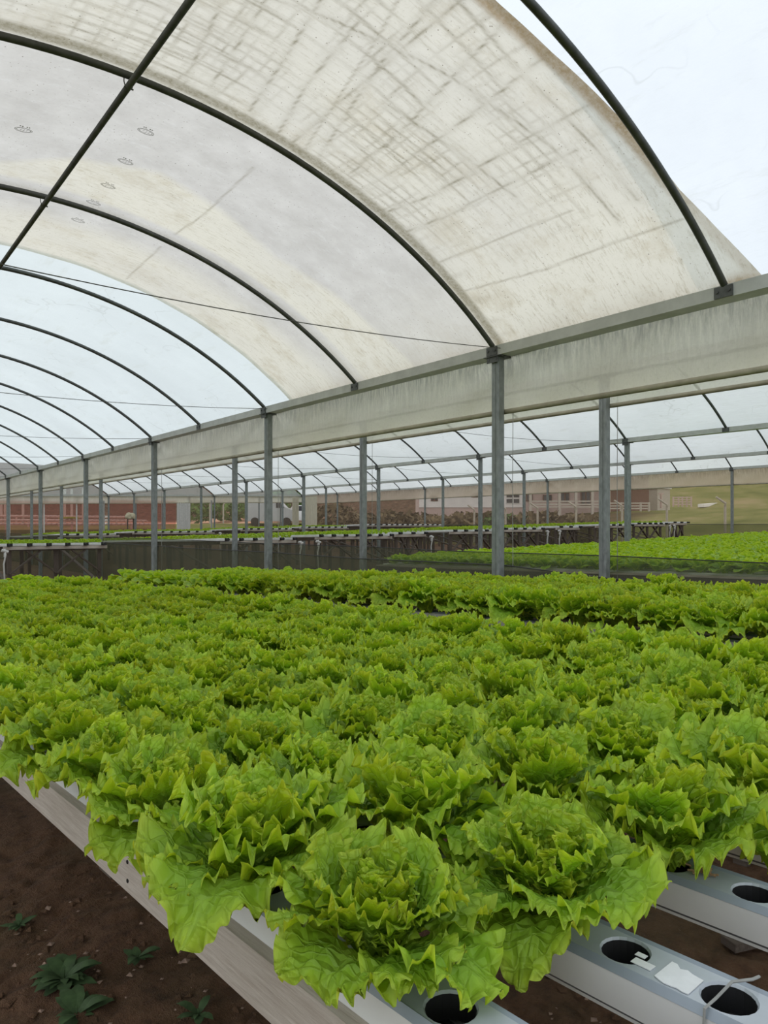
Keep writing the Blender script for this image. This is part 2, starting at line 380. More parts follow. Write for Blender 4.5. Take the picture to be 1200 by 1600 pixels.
tag(link('floor', floor_mesh()), kind='structure')

# outdoor land: lawn to the side, road and scrub bank past the end wall
def land_z(X, Y):
    sm = lambda t: np.clip(t, 0, 1) ** 2 * (3 - 2 * np.clip(t, 0, 1))
    side = np.maximum(0, .0245 * (np.minimum(X, 28) - 5)) + 2.1 * sm((X - 30) / 16)
    far = 9.0 * sm((np.hypot(X, Y) - 62) / 42) * sm((X - 30) / 25)
    end = 7.0 * sm((Y - 72) / 24) * sm((60 - X) / 40)
    bank = 1.55 * sm((Y - 44.6) / 7) * sm((40 - X) / 8) + .018 * np.clip(Y - 50, 0, 30) * sm((44 - X) / 8)
    return side * (1 - sm((Y - 46) / 10) * sm((38 - X) / 8)) + far + end + bank - .03
def land():
    xs = np.linspace(-60, 170, 140); ys = np.concatenate([np.linspace(-60, 40, 40), np.linspace(41, 80, 60), np.linspace(82, 190, 50)])
    XX, YY = np.meshgrid(xs, ys, indexing='ij'); Z = land_z(XX, YY)
    ins = (XX < 27.4) & (YY < 45.5) & (XX > -5)
    Z = np.where(ins, Z - .25, Z)
    n, m = XX.shape; V = np.stack([XX, YY, Z], -1).reshape(-1, 3)
    i = np.arange(n - 1)[:, None] * m + np.arange(m - 1)[None, :]
    F = np.stack([i, i + m, i + m + 1, i + 1], -1).reshape(-1, 4)
    scrub = np.clip((YY - 74) / 3, 0, 1) * np.clip((75 - XX) / 8, 0, 1)
    scrub = np.maximum(scrub, np.clip((np.hypot(XX, YY) - 60) / 4, 0, 1) * (XX < YY * 1.25))
    scrub = np.maximum(scrub, ((XX > 30) & (XX < 44) & (YY > 25) & (YY < 46)) * .8)
    road = np.clip(1 - np.abs(YY - 62 - .12 * XX) / 9, 0, 1) * (XX < 40) * 1.6
    col = np.stack([scrub, np.clip(road, 0, 1), 0 * XX, np.ones_like(XX)], -1).reshape(-1, 4)
    me = mesh_from('lawn', V, F, M['land'], smooth=True, attrs={'land': ('FLOAT_COLOR', col)})
    tag(link('lawn', me), kind='structure')
land()

# ------------------------------------------------------------------ roof film
CREASE = [[(2.62, 2.5), (2.6, 3.45), (2.59, 3.72), (2.58, 4.62)], [(2.13, 4.02), (2.27, 3.2), (2.37, 2.63)], [(1.94, 4.25), (1.98, 3.49), (2.01, 3.12), (2.08, 2.5)],
    [(1.68, 4.57), (1.61, 4.06), (1.64, 3.45), (1.65, 3.16), (1.65, 2.5)], [(1.44, 4.63), (1.4, 4.09), (1.42, 3.64), (1.42, 2.9)], [(2.34, 4.62), (2.52, 3.9), (2.63, 3.41), (2.72, 2.7)],
    [(2.1, 4.62), (2.15, 4.0), (2.2, 3.6)], [(2.69, 4.60), (2.83, 3.96), (2.9, 3.3)], [(2.96, 4.5), (3.03, 3.97), (3.14, 3.3)], [(3.26, 4.5), (3.31, 3.98), (3.37, 3.4)], [(3.4, 4.59), (3.54, 3.7)],
    [(3.9, 3.7), (3.25, 3.49), (2.97, 3.4), (2.7, 3.32), (2.27, 3.2)], [(2.27, 3.2), (1.4, 3.0), (.8, 2.95)], [(2.4, 3.7), (1.9, 3.62), (1.3, 3.5)], [(2.2, 2.85), (1.6, 2.8), (.9, 2.75)]]
THIN = [[(.7, 4.54), (.64, 3.7), (.66, 3.11), (.65, 2.55)], [(2.6, 6.70), (2.57, 6.07), (2.62, 5.08)], [(2.55, 8.2), (2.59, 7.07)], [(1.05, 4.6), (1.02, 3.2)], [(2.47, 4.6), (2.6, 4.0), (2.76, 3.3), (2.95, 2.65)]]
def dist_poly(U, S, poly):
    d = np.full(U.shape, 9.0)
    for (a, b), (c, e) in zip(poly[:-1], poly[1:]):
        vx, vy = c - a, e - b; L = vx * vx + vy * vy
        t = np.clip(((U - a) * vx + (S - b) * vy) / L, 0, 1)
        d = np.minimum(d, np.hypot(U - a - t * vx, S - b - t * vy))
    return d
def film_sheet(name, k, s0, s1, ds, nt_, mat, lift=.03, t1=1.0, t0=0.0, s0f=None, paint=False, billow=0.0, sag=0.0):
    ns = max(2, int(round((s1 - s0) / ds)) + 1)
    T = np.linspace(t0, t1, nt_); Q = np.linspace(0, 1, ns)
    a, b = SPAN[k]; hw = (b - a) / 2; Rr = (hw * hw + RISE ** 2) / (2 * RISE); ph = math.asin(hw / Rr)
    TT, QQ = np.meshgrid(T, Q, indexing='ij'); U = TT * 2 * ph * Rr
    lo = s0 if s0f is None else s0f(U); SS = lo + (s1 - lo) * QQ
    # the film is held by the arches and puckers a little between them
    fr = ((SS - (S0 - BAY / 2)) / (BAY / 2)) % 1.0
    pk = np.sin(math.pi * fr) ** 2 * (sag + billow * np.sin(U * 9 + 2 * np.sin(SS * 3)))
    an = ph * (1 - 2 * TT); X = (a + b) / 2 + (Rr + lift + pk) * np.sin(an); u = (X - a) / (b - a)
    Z = gz(a) * (1 - u) + gz(b) * u + (Rr + lift + pk) * np.cos(an) - (Rr - RISE)
    V = np.stack([X, SS, Z], -1).reshape(-1, 3)
    i = np.arange(nt_ - 1)[:, None] * ns + np.arange(ns - 1)[None, :]
    F = np.stack([i, i + ns, i + ns + 1, i + 1], -1).reshape(-1, 4)
    at = None
    if paint:
        rg = np.random.RandomState(5)
        g = np.zeros_like(U); br = np.zeros_like(U)
        for p in CREASE: d = dist_poly(U, SS, p); g = np.maximum(g, .85 * np.exp(-(d / .0085) ** 2) * (.35 + .65 * np.sin(SS * 9 + U * 3) ** 2)); g = np.maximum(g, .20 * np.exp(-(d / .035) ** 2))
        for p in THIN: d = dist_poly(U, SS, p); g = np.maximum(g, .5 * np.exp(-(d / .009) ** 2))
        n1 = lambda f1, f2, p: .5 + .5 * np.sin(U * f1 + p + 1.7 * np.sin(SS * f2)) * np.cos(SS * f2 * 1.3 - p + np.sin(U * f1 * .7))
        # small folds of the nearest bay: a faint net of dirt lines
        bay = (SS < S0)
        for q, (sp, wd, am) in enumerate(((.085, .011, .75), (.17, .012, .8))):
            l1 = np.abs(((SS + .04 * np.sin(U * 2.1 + q)) / sp) % 1 - .5) * sp
            l2 = np.abs(((U + .03 * np.sin(SS * 3.3 + q)) / (sp * 1.5)) % 1 - .5) * sp * 1.5
            msk = np.clip(n1(3.3, 3.9, q) * 1.5 - .3, 0, 1) * (.5 + .5 * n1(13, 11, q)) * np.clip((U - .5) / 1.2, 0.12, 1) * bay
            g = np.maximum(g, am * np.exp(-(l1 / wd) ** 2) * msk); g = np.maximum(g, am * np.exp(-(l2 / wd) ** 2) * msk * .8)
        # dirt fans where the film bears on the tube
        fan = np.exp(-np.clip(S0 - SS, 0, 9) / .16) * bay * np.clip(np.sin(U * 34 + 3 * np.sin(U * 5)) * 1.3 - .4, 0, 1)
        g = np.maximum(g, .6 * fan)
        g = np.maximum(g, .85 * np.exp(-((SS - S0 + .06) / .055) ** 4))            # film lapped round the second arch
        for q in (1, 2): g = np.maximum(g, .35 * np.exp(-((SS - S0 - q * BAY / 2) / .07) ** 2))  # shadow band along the next arches, painted in with the dirt
        edge = SS - lo
        br = np.maximum(br, .85 * np.exp(-((edge - .03) / .055) ** 4) * np.clip((U - .3) / 1.0, .35, 1))
        br = np.maximum(br, .9 * np.exp(-((U - .05) / .07) ** 2) * np.exp(-((SS - 2.4) / .18) ** 2))
        br = np.maximum(br, .25 * np.exp(-(U / .12) ** 2))
        g = np.maximum(g, .35 * np.exp(-(U / .25) ** 2) * n1(3, 5, 1))
        cb = np.interp(U.ravel(), [0, .5, 1.2, 1.8, 2.5, 3.1, 3.65, 4.16, 9], [5.75, 5.85, 5.91, 6.03, 5.84, 5.73, 5.96, 6.38, 6.4]).reshape(U.shape)
        c3 = np.interp(U.ravel(), [0, .77, 1.85, 2.66, 3.35, 3.9, 9], [8.25, 8.2, 7.95, 7.81, 7.67, 7.84, 7.9]).reshape(U.shape)
        cr = np.where(SS < S0, .82, np.where(SS < S0 + BAY / 2, np.clip((SS - cb) / .12, 0, 1) * (1 - np.clip((SS - 6.62) / .08, 0, 1)), np.clip((SS - 7.1) / .4, 0, 1) * .9))  # cream stops before the third arch, leaving its painted shadow band grey
        cr = np.clip(cr * (.75 + .35 * n1(2.2, 3.1, .4)) + np.exp(-(U / .8) ** 2) * .5, 0, 1)
        at = {'dirt': ('FLOAT_COLOR', np.stack([cr, np.clip(g, 0, 1), np.clip(br, 0, 1), np.ones_like(U)], -1).reshape(-1, 4))}
    return mesh_from(name, V, F, mat, smooth=True, attrs=at)
seam = lambda U: np.interp(U.ravel(), [0, .06, .5, .86, 1.27, 1.69, 2.06, 2.46, 3.2, 9], [2.22, 2.25, 2.38, 2.47, 2.51, 2.56, 2.61, 2.64, 2.66, 2.6]).reshape(U.shape)
tag(link('ceiling', film_sheet('dirty_film', 0, 2.2, 8.36, .017, 470, M['dirty'], .03, 1.0, 0.0, seam, True, .004)), kind='structure')
tag(link('ceiling', film_sheet('film_front', 0, -4, 2.72, .06, 90, M['bright'], .075, 1.0, 0.0, None, False, .006, .02)), kind='structure')
tag(link('ceiling', film_sheet('film_rear', 0, 8.30, SE + .1, .27, 60, M['clean'], .045, 1.0, 0.0, None, False, .006)), kind='structure')
for k in (1, 2, 3):
    tag(link('ceiling', film_sheet('film_span', k, -4, SE + .1,   .3, 60, M['span'], .03, 1.0, 0.0, None, False, .006)), kind='structure')

# ------------------------------------------------------------------ frame: gutters, posts, arches, curtains
ORD = ['first', 'second', 'third', 'fourth', 'fifth', 'sixth', 'seventh', 'eighth', 'ninth', 'tenth', 'eleventh', 'twelfth', 'thirteenth', 'fourteenth', 'fifteenth', 'sixteenth', 'seventeenth', 'eighteenth', 'nineteenth', 'twentieth', 'twenty-first', 'twenty-second']
ROWN = {1: 'nearest post row', 2: 'second post row', 3: 'third post row, one tunnel away', 4: 'fourth post row, two tunnels away', 5: 'outer side wall row'}
for gi, x in enumerate(G):
    z = gz(x)
    prof = [(x - .075, z - .03), (x + .075, z - .03), (x + .075, z + .06), (x + .055, z + .06), (x + .055, z - .01), (x - .055, z - .01), (x - .055, z + .06), (x - .075, z + .06)]
    g = MB().prism(prof, -4, SE + .06).build('rain_gutter', M['gutter'])
    if gi == 0: tag(g, 'zinc rain gutter along the far left eave, out of the picture', 'gutter')
    else: tag(g, 'long zinc rain gutter carried on the ' + ROWN[gi], 'gutter')
def post_mesh(h):
    m = MB(); w = .046; t = .012
    prof = [(-w, -w + t), (-w + t, -w), (w - t, -w), (w, -w + t), (w, w - t), (w - t, w), (-w + t, w), (-w, w - t)]
    k = len(m.V); m.V += [(x, y, z) for z in (0, h) for x, y in prof]
    for j in range(8): m.F.append((j, (j + 1) % 8, 8 + (j + 1) % 8, 8 + j)); m.I.append(0)
    m.F.append(tuple(range(8, 16))); m.I.append(0)
    m.box(-w - .004, -w + .001, -.012, .012, 0, h)     # raised seam of the folded steel
    return m.mesh('post_shaft', M['steel'])
br_me = MB().box(-.09, .09, -.1, .1, -.008, 0).box(-.075, -.069, -.07, .07, -.06, 0).tube([(-.078, -.045, -.03), (-.068, -.045, -.03)], .012, 6).tube([(-.078, .045, -.03), (-.068, .045, -.03)], .012, 6).mesh('head_plate', M['arch'])
pm = post_mesh(3.125)
for gi, k0 in ((1, 0), (2, 0), (3, 1), (4, 2), (5, 2)):
    for n, k in enumerate(range(k0, 10)):
        p = empty('steel_post', (G[gi], S0 + BAY * k, terr(G[gi]) - .0))
        link('shaft', pm, p); link('head_plate', br_me, p, (0, 0, 3.118))
        tag(p, f'galvanised steel post, {ORD[n]} from the right in the {ROWN[gi]}', 'post')
# arches
TUN = {0: 'tunnel overhead', 1: 'next tunnel to the right', 2: 'tunnel after next', 3: 'last tunnel'}
for k, j0 in ((0, 0), (1, 1), (2, 2), (3, 4)):
    m = MB(); m.tube([(arc(k, i / 48)[0], 0, arc(k, i / 48)[1]) for i in range(49)], .024, 10)
    am = m.mesh('arch_tube', M['arch'])
    am.polygons.foreach_set('use_smooth', [True] * len(am.polygons))
    a, b = SPAN[k]
    foot = [MB().box(x - s * .083 - .004, x - s * .083 + .004, -.065, .065, gz(x) - .028, gz(x) + .05).tube([(x - s * .095, -.042, gz(x) + .015), (x - s * .08, -.042, gz(x) + .015)], .011, 6).tube([(x - s * .095, .042, gz(x) + .015), (x - s * .08, .042, gz(x) + .015)], .011, 6).mesh('foot_bracket', M['arch']) for x, s in ((b, 1), (a, -1))]
    for n, j in enumerate(range(j0, 21)):
        y = S0 - BAY / 2 + j * BAY / 2
        if y > SE + .1: break
        o = empty('roof_arch', (0, y, 0)); link('arch_tube', am, o)
        for f in foot: link('foot_bracket', f, o)
        tag(o, f'curved grey steel roof arch, {ORD[n]} from the right in the {TUN[k]}', 'arch')
# ridge tube hung under the arches of the overhead tunnel
rx, rz = arc(0, .5); o = empty('ridge_tube', (rx, 0, rz - .07))
MB().tube([(0, -3, 0), (0, SE, 0)], .021, 10).build('tube', M['arch'], o, True)
cl = MB().tube([(.0, 0, .02 + .03 * 0)] + [(.03 * math.sin(t), 0, .035 - .055 * math.cos(t)) for t in np.linspace(.3, 2 * math.pi - .3, 12)], .004, 5).tube([(-.03, 0, -.012), (.03, 0, -.012)], .006, 5).mesh('hook_clamp', M['arch'])
for j in range(21):
    link('hook_clamp', cl, o, (0, S0 - BAY / 2 + j * BAY / 2, 0))
tag(o, 'dark straight ridge tube running along the top of the tunnel overhead', 'tube')
# tie wires at each post, gutter to gutter
def wire_pts(p, q, sag, n=20):
    return [tuple(np.array(p) * (1 - t) + np.array(q) * t - np.array((0, 0, sag * 4 * t * (1 - t)))) for t in np.linspace(0, 1, n)]
for k, ks in ((0, range(0, 7)), (1, range(1, 6)), (2, range(2, 5))):
    for n, q in enumerate(ks):
        a, b = SPAN[k]; y = S0 + BAY * q
        o = MB().tube(wire_pts((b, y - .1, gz(b) + .03), (a, y - .1, gz(a) + .03), .16), .0035, 4).build('tie_wire', M['wire'])
        tag(o, f'thin slack tie wire, {ORD[n]} from the right across the {TUN[k]}', 'wire')
# a cable strung under the film two tunnels away, with a small dark pendant
o = empty('lamp_cable', (0, 0, 0))
MB().tube(wire_pts((14.5, 13.2, 3.75), (19.6, 19.0, 4.35), .12), .006, 4).build('cable', M['wire'], o)
pz = 3.98
MB().tube([(16.9, 15.95, pz), (16.85, 15.9, pz - .2)], .005, 4).tube([(17.1, 16.1, pz), (17.0, 16.0, pz - .2)], .005, 4).tube([(16.93, 15.95, pz - .2), (16.93, 15.95, pz - .27), (16.93, 15.95, pz - .35)], [.02, .045, .015], 8).build('pendant', M['black'], o)
tag(o, 'thin cable with a small dark hanging pendant under the pale film', 'cable')

def curtain(gi, zb, y0, y1, label, dx=.075, sags=.0, mat='curtain'):
    x = G[gi] + dx; zt = gz(G[gi]) - .03; ny, nz_ = int((y1 - y0) / .07), 12
    V = []; UV = []; r = random.Random(gi)
    for i in range(ny + 1):
        y = y0 + (y1 - y0) * i / ny
        f = ((y - S0) / BAY) % 1.0; dr = -sags * 4 * f * (1 - f)
        for j in range(nz_ + 1):
            v = j / nz_; z = zb + dr + (zt - zb - dr) * v
            w = .012 * math.sin(y * 5 + v * 3) * math.sin(math.pi * v) + .02 * math.exp(-min(f, 1 - f) * 9) * math.sin(v * 9 + (f if f < .5 else 1 - f) * 40) * v
            V.append((x + w, y, z)); UV.append((i / ny, v))
    F = np.array([(i * (nz_ + 1) + j, (i + 1) * (nz_ + 1) + j, (i + 1) * (nz_ + 1) + j + 1, i * (nz_ + 1) + j + 1) for i in range(ny) for j in range(nz_)])
    o = empty('side_curtain', (0, 0, 0)); link('curtain_sheet', mesh_from('curtain_sheet', V, F, M[mat], smooth=True, uv=UV), o)
    pts = []
    for i in range(0, ny + 1, 4):
        y = y0 + (y1 - y0) * i / ny; f = ((y - S0) / BAY) % 1.0; pts.append((x, y, zb - sags * 4 * f * (1 - f) - .01))
    MB().tube(pts, .024, 8).build('roll_tube', M['roll'], o, True)
    tag(o, label, 'curtain'); return o
curtain(1, CAMZ + 1.077, -3, SE, 'grimy cream plastic side curtain rolled up under the nearest gutter')
curtain(2, CAMZ + 1.30, -3, SE, 'narrow cream plastic curtain rolled up behind the nearest one')
curtain(5, CAMZ + 1.56, -3, SE, 'tan plastic curtain band along the top of the outer side wall', .1, 0.0, 'tan')
# pull cords beside the posts
for gi, x, ks in ((1, 5.0, (0, 1, 2)), (2, 6.65, (0, 1))):
    for n, k in enumerate(ks):
        y = S0 + BAY * k - .09
        o = MB().tube([(x + .11, y, gz(x) - .04), (x + .112, y + .01, 2.0), (x + .11, y, terr(x) + .02)], .004, 4).build('pull_cord', M['cord'])
        tag(o, f'thin grey curtain cord hanging beside the {ORD[n]} post of the {ROWN[gi]}', 'cord')

# low black shade nets along the first two post rows
def net(name, path, zt, zb, mat, label, cat='net', seamr=.006):
    o = empty(name, (0, 0, 0)); V = []; F = []
    for i, (x, y) in enumerate(path):
        for j in range(5): V.append((x + .012 * math.sin(j * 2 + i), y, zb[i] + (zt[i] - zb[i]) * j / 4))
    for i in range(len(path) - 1):
        for j in range(4): F.append((i * 5 + j, i * 5 + 5 + j, i * 5 + 6 + j, i * 5 + 1 + j))
    link('net_sheet', mesh_from('net_sheet', V, np.array(F), M[mat]), o)
    MB().tube([(x, y, z) for (x, y), z in zip(path, zt)], seamr, 5).build('hem_cord', M['black'], o)
    tag(o, label, cat); return o
ys = [-1.0, 2.6, 3.6, S0, 7, 9, 12, 15, 19, 23, 27, SE - .3]
net('shade_net', [(5.06, y) for y in ys], [.98, 1.08, 1.13, 1.185, 1.165, 1.18, 1.17, 1.185, 1.19, 1.19, 1.19, 1.19], [.0] * 12, 'net', 'low black shade net tied along the nearest post row behind the bed')
ys = [-1.0, 2.0, S0, 7, 9, 12, 15, 19, 24, 30, SE - .3]
net('shade_net', [(6.72, y) for y in ys], [1.215, 1.21, 1.23, 1.215, 1.23, 1.22, 1.23, 1.23, 1.23, 1.23, 1.23], [.04] * 11, 'net', 'second low black shade net on the post row in front of the next bed')

# ------------------------------------------------------------------ outer walls
def sheet(name, V4, mat, parent=None):
    return link(name, mesh_from(name, V4, np.array([(0, 1, 2, 3)]), M[mat]), parent)
xw = 27.13
wr = empty('wall_right'); tag(wr, kind='structure')
for k in range(-1, 9):
    y0 = S0 + BAY * k; sheet('net_panel', [(xw, y0, terr(27)), (xw, y0 + BAY, terr(27)), (xw, y0 + BAY, CAMZ + 1.6), (xw, y0, CAMZ + 1.6)], 'brownnet', wr)
MB().tube([(xw, -3, 1.62), (xw, SE, 1.62)], .012, 5).build('net_rail', M['wire'], wr)
sheet('lower_net', [(xw - .03, -3, terr(27)), (xw - .03, SE, terr(27)), (xw - .03, SE, 1.62), (xw - .03, -3, 1.62)], 'net', wr)
we = empty('wall_back'); tag(we, kind='structure')
ye = SE + .22
def epanel(x0, x1, z0, z1, mat, name='net_panel', y=ye): return sheet(name, [(x0, y, z0), (x1, y, z0), (x1, y, z1), (x0, y, z1)], mat, we)
for k in (1, 2, 3):
    a, b = SPAN[k]; za, zb_ = gz(a), gz(b)
    MB().bar((a, ye - .06, za), (b, ye - .06, zb_), .1, .12).build('end_beam', M['gutter'], we)
    V = []; UV = []; n = 40                                     # curtain band under the beam
    for i in range(n + 1):
        x = a + (b - a) * i / n
        for j in range(4): V.append((x, ye - .12 + .03 * math.sin(i * 1.7) * (1 - j / 3), gz(x) - .46 + .42 * j / 3)); UV.append((i / n, .3 + .5 * j / 3))
    link('end_curtain', mesh_from('end_curtain', V, np.array([(i * 4 + j, i * 4 + 4 + j, i * 4 + 5 + j, i * 4 + 1 + j) for i in range(n) for j in range(3)]), M['curtain'], smooth=True, uv=UV), we)
    MB().bar((a, ye - .13, za - .47), (b, ye - .13, zb_ - .47), .05).build('curtain_roll', M['roll'], we)
    pts = [arc(k, i / 30) for i in range(31)]                    # film closing the gable
    V = [(x, ye + .02, z) for x, z in pts] + [(pts[0][0] + (pts[-1][0] - pts[0][0]) * i / 30, ye + .02, pts[0][1] + (pts[-1][1] - pts[0][1]) * i / 30) for i in range(31)]
    link('gable_film', mesh_from('gable_film', V, np.array([(i, i + 1, 31 + i + 1, 31 + i) for i in range(30)]), M['clean']), we)
    for x in np.linspace(a, b, 5)[1:-1]:
        MB().box(x - .035, x + .035, ye - .06, ye + .01, terr(x) - .1, gz(x)).build('wall_stud', M['steel' if k > 1 else 'pvc'], we)
for x0, x1, mt in ((6.65, 13.5, 'rednet'), (13.75, 17.85, 'rednet'), (18.75, 20.25, 'brownnet'), (20.45, 26.3, 'brownnet')): epanel(x0, x1, terr(x0) - .1, gz(x0) - .2, mt)
def draped(name, x0, x1, y0, y1, z0, z1, mat):
    V = []; n = 24
    for i in range(n + 1):
        t = i / n; dx, dy = x1 - x0, y1 - y0; L = math.hypot(dx, dy); o_ = .03 * math.sin(t * 40)
        for z in (z0, z1): V.append((x0 + dx * t - dy / L * o_, y0 + dy * t + dx / L * o_, z))
    return link(name, mesh_from(name, V, np.array([(2 * i, 2 * i + 2, 2 * i + 3, 2 * i + 1) for i in range(n)]), M[mat], smooth=True), we)
draped('door_curtain', 17.85, 18.75, ye - .16, ye - .16, terr(18) + .02, gz(18) - .46, 'pvc')
draped('gathered_film', 26.2, 26.75, ye - .16, ye - .16, terr(27), gz(27) - .1, 'paledraw')
draped('gathered_film', 26.98, 26.98, ye - .3, ye - 2.1, terr(27), gz(27) - .1, 'paledraw')
draped('gathered_film', 13.25, 13.45, ye - .16, ye - .16, terr(13), gz(13) - .3, 'pvc')
for x in (20.12,): draped('gathered_film', x, x + .12, ye - .16, ye - .16, terr(x), gz(x) - .3, 'pvc')
for x0, x1 in ((6.65, 27.0),): epanel(x0, x1, terr(x0), 1.35, 'net', 'lower_net', ye - .03)
# damaged film flap of the next tunnel and prints on the overhead film
mk = None
def stamp(u, s, sc=1.0):
    """a small oval printed mark with a line of dashes, laid just under the film"""
    m = MB(); a, b = SPAN[0]; hw = (b - a) / 2; Rr = (hw * hw + RISE ** 2) / (2 * RISE); ph = math.asin(hw / Rr)
    def P(du, dv):
        an = ph - (u + du) / Rr; return ((a + b) / 2 + (Rr + .022) * math.sin(an), s + dv, gz(a) + (Rr + .022) * math.cos(an) - (Rr - RISE))
    def stroke(p, q, w):
        p = np.array(p) * sc; q = np.array(q) * sc; d = (q - p) / (np.linalg.norm(q - p) + 1e-9); n = np.array((-d[1], d[0])) * w / 2
        m.add([P(*(p + n)), P(*(p - n)), P(*(q - n)), P(*(q + n))], [(0, 1, 2, 3)])
    for rx_, ry in ((.058, .034), (.047, .025)):
        pts = [(rx_ * math.cos(t), ry * math.sin(t)) for t in np.linspace(0, 2 * math.pi, 21)]
        for p, q in zip(pts[:-1], pts[1:]): stroke(p, q, .004)
    for i in range(3): stroke((-.028 + .02 * i, -.010), (-.018 + .02 * i, .010), .004)
    for i in range(5):
        if i != 2: stroke((-.034 + .015 * i, -.052), (-.025 + .015 * i, -.052), .011)
    return m
for i, (u, s) in enumerate([(4.11, 5.79), (3.4, 5.27), (3.37, 5.8), (3.35, 6.3), (3.35, 6.71), (3.35, 7.19)]):
    o = stamp(u, s).build('printed_mark', M['ink'], bpy.data.objects['ceiling'])

# ------------------------------------------------------------------ lettuces
def leaf_arrays(r, L, W, e0, e1, ruf, nu, nv, az, base, zb=0.0, jag=1.0):
    """one crisp leaf: a disc-shaped grid stretched to a blade, frilled at the margin, bent along its length"""
    dens = lambda n: np.sign(np.linspace(-1, 1, n + 1)) * np.abs(np.linspace(-1, 1, n + 1)) ** .72
    A, B = np.meshgrid(dens(nv), dens(nu)); x_ = A * np.sqrt(1 - B * B / 2); y_ = B * np.sqrt(1 - A * A / 2)
    e = np.clip(np.hypot(x_, y_), 0, 1); t = np.arctan2(x_, y_); up = np.clip((y_ + 1.0) / 1.1, 0, 1)
    p = [r.uniform(0, 6.28) for _ in range(9)]
    prof = .16 + .84 * np.clip((y_ + 1) / 1.25, 0, 1) ** .8
    wob = 1 + (.09 * np.sin(3 * t + p[0]) + .06 * np.sin(7 * t + p[1])) * e ** 2
    tooth = (np.abs(np.sin(11 * t + p[3] + .8 * np.sin(4 * t + p[1]))) ** .7 - .6) * .075 * jag * e ** 12
    g = up ** .7
    k = (1 + tooth * g) * wob
    Xl = W * x_ * prof * k; Y = L * ((y_ * k + 1) / 2)
    U = np.clip(Y / L, 0, 1.2); V_ = x_
    # frill waves, finer and finer towards the margin; blisters between the veins inside
    N = ruf * g * (.42 * e ** 3 * np.sin(5 * t + p[5] + 1.3 * np.sin(2 * t + p[2])) + .52 * e ** 4.5 * np.tanh(1.7 * np.sin(11 * t + p[6] + 1.2 * np.sin(3 * t + p[0]))) + .40 * jag * e ** 7 * np.tanh(1.6 * np.sin(23 * t + p[7] + 1.5 * np.sin(5 * t + p[3]))) + .30 * jag * e ** 14 * np.sin(35 * t + p[0]))
    N += ruf * .20 * g * np.sin(11 * V_ + p[8] + 2 * U) * np.sin(13 * U + p[1]) + ruf * .13 * np.sin(21 * V_ + p[3]) * np.sin(23 * U + p[6])
    N -= ruf * .35 * np.exp(-(x_ / .07) ** 2) * (1 - .6 * up)                       # channelled midrib
    N += W * (.34 if e1 > .3 else .16) * V_ ** 2 * np.clip(1.1 - .45 * U, 0, 1)     # cupping
    Xl = Xl + g * ruf * np.sin(t) * (.14 * e ** 5 * np.cos(11 * t + p[6]))
    Y = Y + g * ruf * np.cos(t) * (.12 * e ** 4 * np.cos(5 * t + p[5]))
    # bend along the length
    K = 40; q = np.linspace(0, 1.25, K + 1); ang = e0 + (e1 - e0) * np.clip(q, 0, 1.25) ** 1.15
    dr = np.cos(ang) * (1.25 * L / K); dz = np.sin(ang) * (1.25 * L / K)
    rr = np.concatenate([[0], np.cumsum(dr[:-1])]); zz = np.concatenate([[0], np.cumsum(dz[:-1])])
    yq = np.clip(Y / L, 0, 1.25)
    cr = np.interp(yq, q, rr); cz = np.interp(yq, q, zz); ca = np.interp(yq, q, ang)
    rad = base + cr - np.sin(ca) * N; z = zb + cz + np.cos(ca) * N
    tw = r.uniform(-.25, .25); Xl2 = Xl * math.cos(tw); z = z + Xl * math.sin(tw)
    x = rad * math.cos(az) - Xl2 * math.sin(az); y = rad * math.sin(az) + Xl2 * math.cos(az)
    P = np.stack([x, y, z], -1).reshape(-1, 3)
    i = np.arange(nu)[:, None] * (nv + 1) + np.arange(nv)[None, :]
    F = np.stack([i, i + 1, i + nv + 2, i + nv + 1], -1).reshape(-1, 4)
    UV = np.stack([V_ * prof * .5, U], -1).reshape(-1, 2)
    return P, F, UV, np.clip(e, 0, 1).reshape(-1)
def head_leaves(seed, nleaf, nu, nv, scale=1.0, jag=1.0):
    r = random.Random(seed); out = []; a0 = r.uniform(0, 6.28)
    for i in range(nleaf):
        f = i / (nleaf - 1); az = a0 + i * 2.39996 + r.uniform(-.25, .25)
        L = scale * (.150 - .068 * f ** 1.3) * r.uniform(.9, 1.12); W = scale * (.070 - .028 * f) * r.uniform(.88, 1.15)
        e0 = R(56 + 26 * f + r.uniform(-7, 7)); e1 = R(float(np.interp(f, [0, .3, .6, .85, 1], [-46, 2, 50, 92, 140])) + r.uniform(-16, 16))
        k = max(3, int(nu * (1 - .35 * f))); kv = max(4, int(nv * (1 - .25 * f)))
        out.append(leaf_arrays(r, L, W, e0, e1, W * (.195 - .045 * f) * r.uniform(.85, 1.2), k, kv, az, .014 * (1 - f) + .002, .002 + .012 * f, jag))
    return out
def leaf_mesh(name, parts):
    V = []; F = []; UV = []; E_ = []; k = 0
    for P, Fq, uv, e in parts: V.append(P); F.append(Fq + k); UV.append(uv); E_.append(e); k += len(P)
    return mesh_from(name, np.concatenate(V), np.concatenate(F), M['leaf'], smooth=True, uv=np.concatenate(UV), attrs={'edge': ('FLOAT', np.concatenate(E_))})
HERO = [[leaf_mesh('leaf', [l]) for l in head_leaves(100 + s, 25, 36, 66)] for s in range(5)]
MID = [leaf_mesh('lettuce_head', head_leaves(200 + s, 26, 16, 32, 1.0, .8)) for s in range(6)]
LOW = [head_leaves(300 + s, 12, 3, 6, 1.0, .5) for s in range(4)]
TINY = [head_leaves(400 + s, 6, 2, 3, .62, .3) for s in range(3)]
